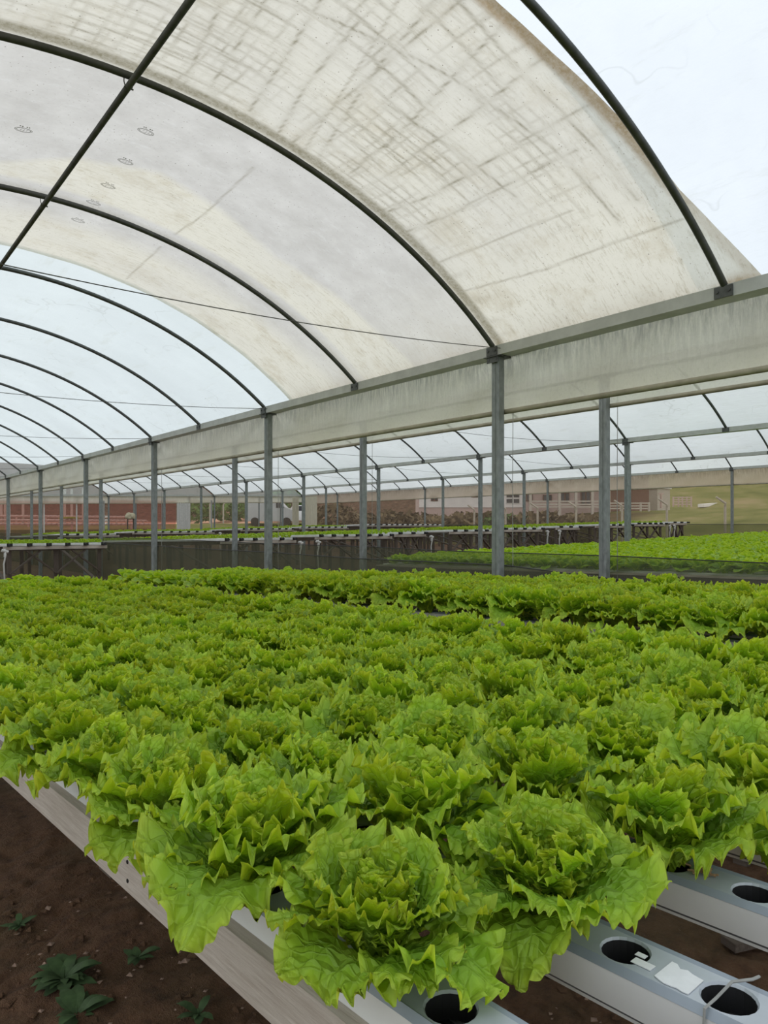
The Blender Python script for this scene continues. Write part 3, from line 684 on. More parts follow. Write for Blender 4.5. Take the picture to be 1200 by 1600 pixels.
def merged(protos, places, name):
    """places: (x, y, z, rz, scale) -> one mesh"""
    V = []; F = []; UV = []; E_ = []; k = 0
    cat = []
    for pr in protos:
        kk = 0; a, b, c_, d_ = [], [], [], []
        for P, Fq, uv, e in pr: a.append(P); b.append(Fq + kk); c_.append(uv); d_.append(e); kk += len(P)
        cat.append((np.concatenate(a), np.concatenate(b), np.concatenate(c_), np.concatenate(d_)))
    for i, (x, y, z, rz, sc) in enumerate(places):
        P, Fq, uv, e = cat[i % len(cat)]; c_, s_ = math.cos(rz) * sc, math.sin(rz) * sc
        Q = np.empty_like(P); Q[:, 0] = P[:, 0] * c_ - P[:, 1] * s_ + x; Q[:, 1] = P[:, 0] * s_ + P[:, 1] * c_ + y; Q[:, 2] = P[:, 2] * sc + z
        V.append(Q); F.append(Fq + k); UV.append(uv); E_.append(e); k += len(P)
    return mesh_from(name, np.concatenate(V), np.concatenate(F), M['leaf'], smooth=True, uv=np.concatenate(UV), attrs={'edge': ('FLOAT', np.concatenate(E_))})

# ------------------------------------------------------------------ hydroponic channels and benches
PITCH = .119
def channel_cover(L, holes=True, r=.027, w=.041):
    """grey cover: flat middle pierced by round holes, a sloped lip on each side"""
    m = MB(); n = 20; n_h = int(L / PITCH); zt = 0.0
    xs = [-.031, .031]
    for i in range(n_h):
        y0, y1 = i * PITCH, (i + 1) * PITCH; yc = (y0 + y1) / 2; k = len(m.V)
        ring = []
        for j in range(n):
            a = 2 * math.pi * (j + .5) / n; dx, dy = math.cos(a), math.sin(a)
            q = min(.031 / max(abs(dx), 1e-6), (PITCH / 2) / max(abs(dy), 1e-6)); ring.append((dx, dy, q))
        # square the outer ring onto the corners
        ca = math.atan2(PITCH / 2, .031); out = []
        for j in range(n):
            a = 2 * math.pi * (j + .5) / n; dx, dy, q = ring[j]; out.append((dx * q, dy * q))
        for c0 in ((1, 1), (-1, 1), (-1, -1), (1, -1)):
            j = min(range(n), key=lambda t: (out[t][0] - c0[0] * .031) ** 2 + (out[t][1] - c0[1] * PITCH / 2) ** 2); out[j] = (c0[0] * .031, c0[1] * PITCH / 2)
        for dx, dy in out: m.V.append((dx, yc + dy, zt))
        for dx, dy, q in ring: m.V.append((dx * (r + .002), yc + dy * (r + .002), zt))
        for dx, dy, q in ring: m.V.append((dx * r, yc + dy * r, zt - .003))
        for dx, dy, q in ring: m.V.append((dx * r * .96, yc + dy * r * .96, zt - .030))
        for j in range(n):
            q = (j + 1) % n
            m.F += [(k + j, k + q, k + n + q, k + n + j), (k + n + j, k + n + q, k + 2 * n + q, k + 2 * n + j), (k + 2 * n + j, k + 2 * n + q, k + 3 * n + q, k + 3 * n + j)]; m.I += [0, 0, 2]  # hole walls painted black for the shade inside the channel
    Lr = n_h * PITCH
    for s in (-1, 1):
        a, b, c_ = (s * .031, 0.0), (s * .035, .0028), (s * w, -.006)
        for (x0, z0), (x1, z1) in ((a, b), (b, c_)):
            f = [(x0, 0, z0), (x1, 0, z1), (x1, Lr, z1), (x0, Lr, z0)]
            m.add(f if s > 0 else f[::-1], [(0, 1, 2, 3)], 1)
    return m.mesh('cover', [M['cover'], M['lip'], M['black']])
def channel_body(L, w=.0405):
    Lr = int(L / PITCH) * PITCH
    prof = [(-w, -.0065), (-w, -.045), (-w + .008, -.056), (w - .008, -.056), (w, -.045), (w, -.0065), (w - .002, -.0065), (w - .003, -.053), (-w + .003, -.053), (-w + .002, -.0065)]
    return MB().prism(prof, 0, Lr, [0, 1, 1, 1, 0, 0, 0, 2, 0, 0]).mesh('body', [M['body'], M['under'], M['black']])  # inner floor black, the shade inside the channel put into the colour
def cap_mesh(w=.042, t=.012): return MB().prism([(-w, -.004), (-w, -.047), (-w + .008, -.058), (w - .008, -.058), (w, -.047), (w, -.004), (w - .006, .003), (-w + .006, .003)], 0, t).mesh('end_cap', [M['black']])
CAP = cap_mesh()
CH_L = 10.0; CH_N = int(CH_L / PITCH) * PITCH
cov, bod = channel_cover(CH_L), channel_body(CH_L)
TILT = -.022
bed_rot = (TILT, 0, R(3.0)); Z0 = 1.065
from mathutils import Euler, Vector
BM = Euler(bed_rot).to_matrix()
def bedpt(Dp, sp, dz=0.0): v = BM @ Vector((Dp, sp, dz)); return (v.x, v.y, v.z + Z0)
NEAR = [.545, .77, 1.02, 1.265, 1.505, 1.745, 1.985, 2.225]
FARR = [3.38 + .24 * i for i in range(7)]
PH = {0: .52, 1: .335, 2: .41, 3: .27, 4: .30, 5: .36, 6: .33, 7: .38}
RN = ['first row, along the pale board', 'second row from the pale board', 'third row from the pale board', 'fourth row from the pale board', 'fifth row from the pale board', 'sixth row from the pale board', 'seventh row from the pale board', 'eighth row, beside the aisle']
RF = ['front row of the far bed', 'second row of the far bed', 'third row of the far bed', 'fourth row of the far bed', 'fifth row of the far bed', 'sixth row of the far bed', 'back row of the far bed']
plants = []
for bi, rows, names in ((0, NEAR, RN), (1, FARR, RF)):
    for i, Dp in enumerate(rows):
        ph = PH[i] if bi == 0 else .3 + .017 * i
        y0 = ph - PITCH * .5 - PITCH * math.ceil((ph + 1.25) / PITCH)
        ch = empty('growing_channel', bedpt(Dp, y0), bed_rot)
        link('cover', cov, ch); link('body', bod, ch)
        link('end_cap', CAP, ch, (0, CH_N, 0)); link('end_cap', CAP, ch, (0, -.012, 0))
        tag(ch, ('white channel with pierced grey cover under the ' + names[i]), 'channel')
        first = {0: .64, 1: .575, 2: .53, 3: .51 - 2 * PITCH}.get(i, ph - 8 * PITCH) if bi == 0 else ph - 8 * PITCH
        if bi == 0 and i == 2: first = .53
        s = first; n = 0
        while s < 8.55:
            jx, jy = rnd.uniform(-.012, .012), rnd.uniform(-.012, .012)
            plants.append([bi, i, n, Dp + jx, s + jy, bedpt(Dp + jx - (.05 if bi and i == 0 else .025 if i == 0 and n and not bi else 0), s + jy, -.012), rnd.uniform(0, 6.28), rnd.uniform(.98, 1.20) * (1.38 if (bi and i == 0) else 1.2 if bi or i == 7 else 1.10 if (i == 0 and n) else 1.0)])
            s += 2 * PITCH; n += 1
# loose details on the channels at the right
chs = [o for o in C.objects if o.name.startswith('growing_channel')]
def on_bed(name, mb, mats, Dp, sp, dz=0, smooth=False): return mb.build(name, mats, None, smooth, bedpt(Dp, sp, dz), bed_rot)
r = random.Random(4); pts = [(-.022 + r.uniform(-.003, .003), -.02 + .04 * t) for t in np.linspace(0, 1, 7)] + [(.016 + r.uniform(-.006, .006), .02 - .04 * t) for t in np.linspace(0, 1, 7)]
lb = mesh_from('torn_label', [(x, y, .0006) for x, y in pts] + [(x, y, .0016) for x, y in pts], [tuple(range(14)), tuple(range(14, 28))[::-1]] + [(i, (i + 1) % 14, 14 + (i + 1) % 14, 14 + i) for i in range(14)], M['label'])
lo = link('torn_label', lb, chs[1], (-.004, .385 - (.335 - PITCH * .5 - PITCH * math.ceil((.335 + 1.25) / PITCH)), 0)); 
lb2 = MB().box(-.018, -.006, -.012, .012, .0006, .0014).box(-.002, .006, .004, .016, .0006, .0014).mesh('label_scrap', M['label'])
link('label_scrap', lb2, chs[1], (-.0, .425 - (.335 - PITCH * .5 - PITCH * math.ceil((.335 + 1.25) / PITCH)), 0))
o = on_bed('bent_wire', MB().tube([(.047, -.012, .008), (.03, -.012, .012), (.008, .0, .013), (-.02, .004, .006), (-.042, .006, .004), (-.045, .006, -.02), (-.046, .004, -.10)], .0016, 6), M['cord'], .77, .335)
tag(o, 'thin grey wire bent over the hole of the second channel at lower right', 'wire')
rm = MB(); rr_ = random.Random(9)
for i in range(26):
    a = rr_.uniform(0, 6.28); q = rr_.uniform(.002, .016)
    rm.tube([(q * math.cos(a), q * math.sin(a), rr_.uniform(0, .004)), (q * math.cos(a) + rr_.uniform(-.012, .012), q * math.sin(a) + rr_.uniform(-.012, .012), rr_.uniform(.0, .01))], .0016, 4)
o = on_bed('dried_root_plug', rm, M['root'], 1.025, .485, .002)
tag(o, 'crumbly dried brown root plug lying beside a lettuce on the third channel', 'root plug')

# plants: nearest as heads with separate leaves, then whole heads, then one mass
th = R(38.1); cth, sth = math.cos(th), math.sin(th)
def view(p):
    d = p[1] * cth + p[0] * sth; x = p[0] * cth - p[1] * sth
    if d < .25: return None
    return 600 + 1135 * x / d, 822 - 1135 * (p[2] - CAMZ) / d, d
for p in plants:
    v = view(p[5]); m_ = 0 if v is None else 110 / max(v[2], .5)
    p.append(v if (v and -m_ < v[0] < 1200 + m_ and v[1] < 1600 + 250) else None)
order = sorted([p for p in plants if p[8]], key=lambda p: p[8][2])
solo = sorted(order[:300], key=lambda p: (p[0], p[1], p[2])); cnt = {}; hero_ids = set(id(p) for p in order[:84]); rest = order[300:] + [p for p in plants if not p[8]]
NEARN = {(0, 0): 'front lettuce with big drooping leaves beside the empty hole of the first channel',
         (1, 0): 'bushy front lettuce on the second channel just behind two empty holes',
         (2, 0): 'open lettuce with splayed flat leaves at the front of the third channel'}
for q, p in enumerate(solo):
    bi, i, n, Dp, s, loc, rz, sc, v = p
    h = empty('lettuce', loc, (0, 0, rz)) if id(p) in hero_ids else None
    if h:
        for me in HERO[q % 5]: link('leaf', me, h)
    else:
        h = link('lettuce', MID[q % 6], None, loc, (0, 0, rz))
    h.rotation_euler = (rnd.gauss(0, .10), rnd.gauss(0, .10), rz)
    h.scale = (sc, sc, sc * rnd.uniform(1.08, 1.24))
    row = (RN if bi == 0 else RF)[i]
    cnt[(bi, i)] = cnt.get((bi, i), 0) + 1; nn_ = cnt[(bi, i)]; od = ORD[nn_ - 1] if nn_ <= 22 else f'{nn_}' + ({1: 'st', 2: 'nd', 3: 'rd'}.get(nn_ % 10, 'th'))
    if bi == 0 and (i, n) in NEARN: lab = NEARN[(i, n)]; g = 'lettuces of the first rows'
    else: lab = f'frilly green lettuce, {od} from the right in the {row}'; g = f'lettuces of the {row}'
    tag(h, lab, 'lettuce', g)
def zb_(i): return 0
big = [(p[5][0], p[5][1], p[5][2], p[6], p[7]) for p in rest]

def wood_bench(label, x0, x1, y0, y1, ztop, rot, origin, legs_x, tilt_z, boards=(), joist=1.2, mats='timber', braces=True, ground=lambda x, y: 0.0, beam=.09):
    """timber bench in its own frame; channels lie on its joists"""
    o = empty('timber_bench', origin, rot); h = ztop
    js = list(np.arange(y0 + .05, y1, joist)) + [y1 - .04]
    jm = MB().box(x0, x1, -.03, .03, h - beam, h).mesh('joist', M[mats])
    for y in js: link('joist', jm, o, (0, y, 0))
    for j, y in enumerate(js[::2] if len(js) > 4 else js):
        for x in legs_x:
            MB().box(x - .035, x + .035, -.03 + .06, .03 + .06, -(origin[2] - ground(x, y)) - .02 - TILT * 0 + .0, h - .002).build('leg', M[mats], o, False, (0, y, 0))
        if braces and j < 1:
            for a, b in zip(legs_x[:-1], legs_x[1:]):
                MB().bar((a, y + .02, h - .75), (a + (b - a) * .55, y + .02, h - beam), .06, .03).build('brace', M[mats], o)
                MB().bar((b, y + .02, h - .75), (b - (b - a) * .3, y + .02, h - beam), .06, .03).build('brace', M[mats], o)
    for nm, xa, xb, za, zb2, mt in boards: MB().box(xa, xb, y0, y1, za, zb2).build(nm, M[mt], o)
    tag(o, label, 'bench'); return o
b1 = wood_bench('near hydroponic bench on timber joists with a pale grey side board', .51, 2.34, -1.25, 8.7, -.058, bed_rot, (0, 0, Z0), (1.6, 2.2), 0, [('side_board', .486, .508, -.040, -.114, 'board'), ('side_board', 2.34, 2.362, -.045, -.125, 'paleboard')], 1.3, 'timber', False)
nail = MB().tube([(.4845, 0, 0), (.487, 0, 0)], .0035, 8).mesh('nail', M['black'])
for y in (1.225, 2.5, 3.7):
    for z in (-.062, -.094): link('nail', nail, b1, (0, y, z))
b2 = wood_bench('far hydroponic bench of the tunnel overhead, by the shade net', 3.33, 4.88, -1.25, 8.7, -.058, bed_rot, (0, 0, Z0), (3.45, 4.5), 0, [('side_board', 3.305, 3.328, -.05, -.085, 'paleboard'), ('side_board', 4.88, 4.902, -.045, -.13, 'paleboard')], 1.3, 'timber', False)

# grown beds of the other tunnels, all ending on the same cross aisle
for k, (a, b) in enumerate(((7.25, 13.45), (13.85, 20.2), (20.5, 26.7))):
    zc = 1.09 - .0245 * 5; rb = (TILT, -.0245, 0)
    nm = ['next tunnel to the right', 'tunnel after next', 'last tunnel'][k]
    o = wood_bench(f'wide hydroponic bench full of lettuce in the {nm}', a, b, -2, 9.4, -.058, rb, (0, 0, zc), (a + .1, (a + b) / 2, b - .1), 0,
        [('side_board', a - .05, a - .02, -.04, -.26 if k == 0 else -.08, 'paleboard'), ('board_cap', a - .055, a + .03, -.02, -.04, 'board'), ('side_board', b, b + .03, -.04, -.15, 'paleboard')], 1.6, 'timber', False, lambda x, y: -.0245 * 5)
    xs = np.arange(a + .1, b - .04, .255)
    m = MB()
    for x in xs: m.prism([(x - .04, -.006), (x - .04, -.056), (x + .04, -.056), (x + .04, -.006), (x + .034, 0), (x - .034, 0)], -2, 9.35)
    tag(m.build('channel_bed', M['body'], o), 'white channels packed side by side under the lettuce', kind='stuff')
    for i, x in enumerate(xs):
        s = -1.9 + (i % 2) * .1
        while s < 9.3:
            if (x * cth - s * sth) / (s * cth + x * sth + 1e-6) < .58 and s * cth + x * sth > 0:
                big.append((x + rnd.uniform(-.015, .015), s + rnd.uniform(-.015, .015), zc + .0245 * x + TILT * s - .01, rnd.uniform(0, 6.28), rnd.uniform(1.25, 1.5)))
            s += .255
tag(link('lettuce_mass', merged(LOW, big, 'lettuce_mass')), 'continuous mass of full-grown bright green lettuce covering the distant parts of the beds', 'lettuce', kind='stuff')

# seedling benches beyond the cross aisles
bcov = MB().prism([(-.05, -.006), (-.05, -.05), (-.042, -.06), (.042, -.06), (.05, -.05), (.05, -.006), (.042, 0), (-.042, 0)], 0, 10).mesh('body', M['body'])
bcap = MB().tube([(0, -.09, -.032), (0, .005, -.03)], .033, 10).box(-.052, .052, -.02, 0, -.06, .003).mesh('end_cap', M['black'])
SB = [('left-hand seedling bench of the tunnel overhead', .55, 2.45, 16), ('seedling bench on the left with its white channel ends facing us', 3.0, 4.92, 16),
      ('first seedling bench of the row behind the nearest posts', 7.2, 9.05, 15), ('second seedling bench of the row behind the nearest posts', 9.7, 12.0, 15), ('third seedling bench of that row, at the third post row', 12.2, 13.2, 15),
      ('fourth seedling bench of the row, just past the third post row', 14.2, 16.0, 15), ('fifth seedling bench of the row, between white pipes', 16.3, 18.1, 15), ('sixth seedling bench of the row, right of the nearest post', 18.9, 20.0, 15),
      ('seventh seedling bench of the row, in the last tunnel', 21.0, 23.0, 15), ('eighth seedling bench of the row, with brown legs in the open', 23.3, 25.2, 15), ('short last bench of the row at its right end', 25.7, 26.75, 15),
      ('distant bench at far left beyond the second aisle', 7.2, 9.1, 28), ('distant bench left of the double post', 9.7, 13.0, 28), ('distant bench below the white door curtain', 14.3, 16.8, 28), ('distant seedling bench before the silver van', 17.2, 19.8, 28), ('distant empty bench by the outer wall', 21.0, 25.8, 28)]
tiny = {}
for bidx, (lab, a, b, s0) in enumerate(SB):
    xm = (a + b) / 2; zc = 1.20 + terr(xm); L = 10.0
    if s0 == 15: lab = lab
    org = (0, s0, zc); legx = (a + .08, xm, b - .08)
    o = empty('timber_bench', org, (TILT, 0, 0))
    jm = MB().box(a - .03, b + .03, -.03, .03, -.15, -.062).mesh('joist', M['timber'])
    for y in (.1, 2.5, 5, 7.5, 9.9): link('joist', jm, o, (0, y, 0))
    MB().box(a - .05, b + .05, .02, .06, -.125, -.062).build('end_board', M['board'], o)
    for y in (.12, 3.3, 6.6, 9.8):
        for x in legx: MB().box(x - .04, x + .04, y, y + .06, -(zc - terr(x)) - .1 * 0 + .022 * y - .02, -.15).build('leg', M['timber'], o)
    for x, sgn in ((legx[0], 1), (legx[1], 1), (legx[1], -1), (legx[2], -1)):
        MB().bar((x, .09, -.62), (x + sgn * (b - a) * .3, .09, -.15), .07, .03).build('brace', M['timber'], o)
    for x in legx[::2]: MB().bar((x, .2, -.85), (x, 3.2, -.16), .07, .03).build('brace', M['timber'], o)
    tag(o, lab, 'bench')
    n = int((b - a - .05) / .30); step = (b - a - .1) / max(n - 1, 1)
    for i in range(n):
        x = a + .05 + i * step
        c_ = empty('growing_channel', (x, s0 - .06, zc + .001), (TILT, 0, 0)); link('body', bcov, c_); link('end_cap', bcap, c_)
        tag(c_, f'{ORD[i]} black-ended channel from the left, ' + lab.split(',')[0].replace(' of the row behind the nearest posts', '').replace('seedling bench on the left with its white channel ends facing us', 'left seedling bench'), 'channel', 'channels of the ' + lab)
        if s0 == 28 and bidx == len(SB) - 1 and True: continue
        if bidx in (10,): continue
        s = s0 + .12 + rnd.uniform(0, .1)
        while s < s0 + (9.8 if s0 == 15 or s0 == 16 else 7):
            if rnd.random() < .93: tiny.setdefault(bidx, []).append((x + rnd.uniform(-.02, .02), s, zc + TILT * (s - s0) - .005, rnd.uniform(0, 6.28), rnd.uniform(.85, 1.35)))
            s += .2
for bidx, pl in tiny.items():
    tag(link('young_lettuce', merged(TINY, pl, 'young_lettuce')), 'young lettuce on the ' + SB[bidx][0].split(',')[0].replace(' of the row behind the nearest posts', ''), 'young lettuce', 'young lettuce on the seedling benches', kind='stuff')
# white drain pipes hanging at the bench ends
for i, (x, y) in enumerate(((2.95, 15.85), (9.12, 14.85), (9.62, 14.85), (13.3, 14.85), (18.2, 14.85), (18.8, 14.85), (25.3, 14.85), (25.62, 14.85), (6.95, 27.8), (13.2, 27.8))):
    z = 1.10 + terr(x); o = empty('drain_pipe', (x, y, 0))
    MB().tube([(.0, 0, z), (.01, -.02, z - .12), (-.02, 0, z - .3), (.02, 0, terr(x) + .0)], .016, 8).build('pipe', M['pvc'], o, True)
    MB().tube([(-.06, 0, z - .03), (.06, 0, z - .06)], .03, 8).box(-.02, .02, -.02, .02, z - .16, z - .08).build('valve', M['pvc'], o)
    tag(o, ['white drain pipe at the left end of the left-hand bench', 'white drain pipe left of the gap between the first two benches', 'white drain pipe right of the gap between the first two benches', 'white drain pipe by the third post row', 'white pipe at the right end of the fifth bench', 'white pipe at the left end of the sixth bench', 'white pipe left of the last short bench', 'white pipe beside the last short bench', 'small white pipe on the distant bench at far left', 'small white pipe on the distant bench by the double post'][i], 'pipe')

# ------------------------------------------------------------------ surroundings outside the net walls
def at(px, py, d):
    """world point seen at that place of the photograph, D metres deep"""
    x = (px - 600) / 1135 * d; return (x * cth + d * sth, d * cth - x * sth, CAMZ - (py - 822) / 1135 * d)
def lz(x, y): return float(land_z(np.array(x), np.array(y)))
# long low house with a veranda
bx, by, _ = at(830, 800, 52); hb = empty('house', (bx, by, 2.35), (0, 0, R(-38.1)))
def hx(px): return (px - 830) / 1135 * 52
def hz(py): return CAMZ - (py - 822) / 1135 * 52 - 2.35
MB().box(hx(655), hx(948), 0, 6, -.8, 3.3).build('wall', M['pinkwall'], hb)
MB().box(hx(655), hx(818), -.06, 0, hz(793), 3.3).build('upper_wall', M['wall'], hb)
MB().box(hx(948), hx(1010), -.5, 6, -.8, 3.1).build('annex_wall', M['roof'], hb)
MB().box(hx(640), hx(1016), -1.8, 7, 3.3, 3.5).bar((hx(640), -1.8, 3.4), (hx(1016), -1.8, 3.4), .1, .3).build('roof', M['roof'], hb)
for a, b, c_, d_, nm in ((790, 812, 770, 787, 'window'), (822, 832, 772, 783, 'window'), (848, 862, 773, 783, 'window'), (875, 889, 770, 784, 'window'), (907, 922, 768, 789, 'door'), (673, 684, 774, 783, 'window'), (736, 748, 770, 777, 'window')):
    w_ = MB().box(hx(a), hx(b), -.12, -.05, hz(d_), hz(c_)).build(nm, M['wall'] if a == 790 else M['roof'], hb)
    n = 2
    for i in range(n):
        for j in range(2 if a == 790 else 1):
            zz0, zz1 = hz(d_), hz(c_); zs = (zz0 + (zz1 - zz0) * j / (2 if a == 790 else 1), zz0 + (zz1 - zz0) * (j + 1) / (2 if a == 790 else 1))
            xa = hx(a) + (hx(b) - hx(a)) * i / n; xb = hx(a) + (hx(b) - hx(a)) * (i + 1) / n
            MB().box(xa + .05, xb - .05, -.14, -.118, zs[0] + .05, zs[1] - .05).build('pane', M['glass'], w_)
for px in (822, 866, 891, 916, 941): MB().box(hx(px) - .09, hx(px) + .09, -1.6, -1.42, -.8, 3.3).build('veranda_post', M['concrete'], hb)
for py in (784.5, 789, 793): MB().box(hx(820), hx(942), -1.56, -1.48, hz(py) - .05, hz(py) + .05).build('veranda_rail', M['concrete'], hb)
tag(hb, 'long low pinkish house with white upper wall and veranda beyond the side net', 'house')
# paddock rails and timber frames on the lawn
def rails(name, pxs, y0, y1, d, mat, label, nr=3, w=.1):
    o = empty(name, (0, 0, 0))
    for px in pxs: p = at(px, y1, d); q = at(px, y0, d); MB().bar(p, q, w).build('post', M[mat], o)
    for i in range(nr):
        y = y0 + (y1 - y0) * (i + .3) / nr * .9; MB().bar(at(pxs[0], y, d), at(pxs[-1], y, d), w * .8).build('rail', M[mat], o)
    tag(o, label, 'fence')
rails('paddock_fence', [951, 970, 982, 1001, 1014], 785, 799, 46, 'concrete', 'pale three-rail paddock fence in front of the house annex')
rails('paddock_fence', [1052, 1060, 1066, 1073, 1080], 776, 792, 60, 'pinkwall', 'reddish timber pen with upright poles on the lawn', 4)
MB_ = MB(); MB_.bar(at(1095, 790, 62), at(1132, 786.5, 66), .5, .25); o = MB_.build('concrete_trough', M['wall']); tag(o, 'long white concrete trough lying on the lawn', 'trough')
o = empty('water_tank', (0, 0, 0)); p = at(1021, 776, 58); MB().box(p[0] - .9, p[0] + .9, p[1] - .9, p[1] + .9, p[2] - 2.2, p[2] + .6).build('tank', M['concrete'], o); MB().box(p[0] - 1.0, p[0] + 1.0, p[1] - 1, p[1] + 1, p[2] + .6, p[2] + .7).build('lid', M['wall'], o)
tag(o, 'small pale square tank house right of the long house', 'tank')
o = empty('utility_post', (0, 0, 0)); MB().bar(at(1033, 794, 52), at(1033, 771, 52), .12).build('pole', M['pinkwall'], o); MB().bar(at(1029, 771.5, 52), at(1037, 771.5, 52), .1).build('crossarm', M['pinkwall'], o)
tag(o, 'T-shaped post standing between the tank and the timber pen', 'post')
# concrete fence posts with bent tops, outside the side wall and past the end wall
def bent_post(x, y, zb, h, label, s=1):
    o = MB().tube([(x, y, zb - .1), (x, y, zb + h * .82), (x + .05 * s, y - .04, zb + h * .88), (x + .30 * s, y - .24 * s, zb + h)], [.065, .06, .055, .05], 6).build('fence_post', M['concrete'])
    tag(o, label, 'post', 'bent concrete fence posts outside')
for i, px in enumerate((741, 790, 840, 900, 972, 1042, 1133)):
    a = (px - 600) / 1135; d = 30.6 / (a * cth + sth); x, y, _ = at(px, 822, d)
    bent_post(x, y, lz(x, y), 2.25, f'concrete fence post with a bent top outside the side wall, {ORD[6 - i]} from the right', -1)
for i, px in enumerate((328, 349, 369, 386)):
    x, y, _ = at(px, 822, 58 + i * 1.5); bent_post(x, y, lz(x, y), 2.0, f'thin bent concrete post by the orange road, {ORD[i]} from the left')
# shrubs
def shrub(px, py, d, w, h, label, seed, mat='bush'):
    r = random.Random(seed); x, y, z = at(px, py, d); m = MB()
    g0 = lz(x, y); m.tube([(x, y, g0 - .1), (x, y, g0 + h * .5)], .05, 5)
    o = empty('shrub', (0, 0, 0)); m.build('stem', M['timber'], o)
    V = []; F = []
    for i in range(420):
        while True:
            q = np.array([r.uniform(-1, 1) for _ in range(3)]); n = np.linalg.norm(q)
            if .45 < n < 1: break
        c0 = np.array((x + q[0] * w / 2, y + q[1] * w / 2, g0 + h * .52 + q[2] * h * .5)); a = np.array([r.gauss(0, 1) for _ in range(3)]); a /= np.linalg.norm(a)
        b = np.cross(a, [r.gauss(0, 1) for _ in range(3)]); b /= np.linalg.norm(b); s = r.uniform(.08, .19) * (w ** .5)
        k = len(V); V += [tuple(c0 - a * s), tuple(c0 + b * s * .5), tuple(c0 + a * s), tuple(c0 - b * s * .5)]; F.append((k, k + 1, k + 2, k + 3))
    link('foliage', mesh_from('foliage', V, np.array(F), M[mat]), o)
    tag(o, label, 'shrub', 'shrubs beyond the net walls')
M['greenbush'] = plain('green_shrub', (.11, .19, .05), .95, 0, .5, 3, .2)
for i, (px, d, w, h, mt) in enumerate(((612, 42, 4.0, 1.7, 'bush'), (655, 42, 3.6, 1.5, 'bush'), (690, 40, 3.4, 1.4, 'bush'), (722, 41, 3.2, 1.5, 'bush'), (762, 39, 3.4, 1.5, 'bush'), (800, 40, 3.6, 1.3, 'greenbush'), (835, 38, 3.2, 1.5, 'bush'), (870, 38, 3.4, 1.4, 'bush'), (905, 39, 3.0, 1.2, 'bush'), (520, 48, 3.6, 1.7, 'bush'), (560, 46, 3.6, 1.6, 'bush'))):
    d = max(d, 32.5 / ((px - 600) / 1135 * cth + sth)); w *= 1.15; h *= 1.15
    shrub(px, 815, d, w, h, f'dry brown-green shrub outside the side net, {ORD[[9,8,7,6,5,4,3,2,0,11,10].index(i) if 0 else (8 - i if i < 9 else (10 if i == 9 else 9))]} from the right', 30 + i, mt)
for i, (px, d, w, h) in enumerate(((310, 70, 3.4, 2.4), (362, 72, 5.0, 2.0), (455, 70, 4.5, 4.0))):
    shrub(px, 800, d, w, h, ['round green bush beside the white door curtain', 'low green bush behind the orange road', 'taller green bush behind the silver van'][i], 60 + i, 'greenbush')
# silver van and a pale car past the end wall
vx, vy, _ = at(427, 815, 56); vb = empty('van', (vx, vy, lz(vx, vy) + .02), (0, 0, R(-38.1)))
k_ = 1135 / 56
vp = [(-1.95, .35), (-1.95, 1.85), (-1.85, 1.93), (.55, 1.93), (1.05, 1.40), (1.75, 1.15), (1.78, .35)]
MB().add([(x, y, z) for y in (-.9, .9) for x, z in vp], [tuple(range(7)), tuple(range(7, 14))[::-1]] + [(i, (i + 1) % 7, 7 + (i + 1) % 7, 7 + i) for i in range(7)]).build('body', M['van'], vb)
MB().add([(.35, -.915, 1.35), (.98, -.915, 1.35), (.62, -.915, 1.78), (.35, -.915, 1.78)], [(0, 1, 2, 3)]).build('side_window', M['glass'], vb)
for x in (-1.25, 1.15): MB().tube([(x, -.95, .32), (x, -.7, .32)], .32, 14).build('wheel', M['tyre'], vb)
tag(vb, 'silver van parked on the orange road beyond the end wall', 'van')
vx, vy, _ = at(461, 815, 58); vb = empty('car', (vx, vy, lz(vx, vy) + .02), (0, 0, R(-30)))
vp = [(-.9, .3), (-.95, .95), (-.5, 1.02), (-.2, 1.5), (.9, 1.5), (1.2, 1.0), (1.25, .3)]
MB().add([(x, y, z) for y in (-.8, .8) for x, z in vp], [tuple(range(7)), tuple(range(7, 14))[::-1]] + [(i, (i + 1) % 7, 7 + (i + 1) % 7, 7 + i) for i in range(7)]).build('body', M['wall'], vb)
MB().add([(-.35, -.815, 1.05), (1.0, -.815, 1.05), (.82, -.815, 1.42), (-.12, -.815, 1.42)], [(0, 1, 2, 3)]).build('side_window', M['glass'], vb)
for x in (-.55, .8): MB().tube([(x, -.84, .3), (x, -.6, .3)], .28, 14).build('wheel', M['tyre'], vb)
tag(vb, 'small white car just right of the silver van', 'car')
# benches of the red-netted house past the end wall
for i, (y, z) in enumerate(((47.5, 1.75), (50.5, 2.0), (54, 2.3))):
    o = empty('timber_bench', (0, y, z))
    MB().box(5, 18.5, 0, .08, -.14, -.06).build('joist', M['pinkwall'], o); MB().box(5, 18.5, 1.6, 1.68, -.14, -.06).build('joist', M['pinkwall'], o)
    for x in np.arange(5.2, 18.5, 1.85): MB().box(x - .05, x + .05, 0, .08, -z, -.14).build('leg', M['pinkwall'], o)
    m = MB()
    for x in np.arange(5.1, 18.4, .3): m.box(x - .05, x + .05, -.1, 2.0, -.06, 0)
    tag(m.build('channel_bed', M['body'], o), 'white channels laid side by side', kind='stuff')
    tag(o, ['lowest and nearest', 'middle', 'topmost and farthest'][i] + ' bench of white channels seen through the red net', 'bench')
tag(link('young_lettuce', merged(TINY, [(12.9 + .1 * (i % 9), 50.4 + .12 * (i // 9), 2.01, i * 1.3, 2.0) for i in range(60)], 'young_lettuce')), 'small green patch of lettuce on the middle bench behind the red net', 'young lettuce', kind='stuff')
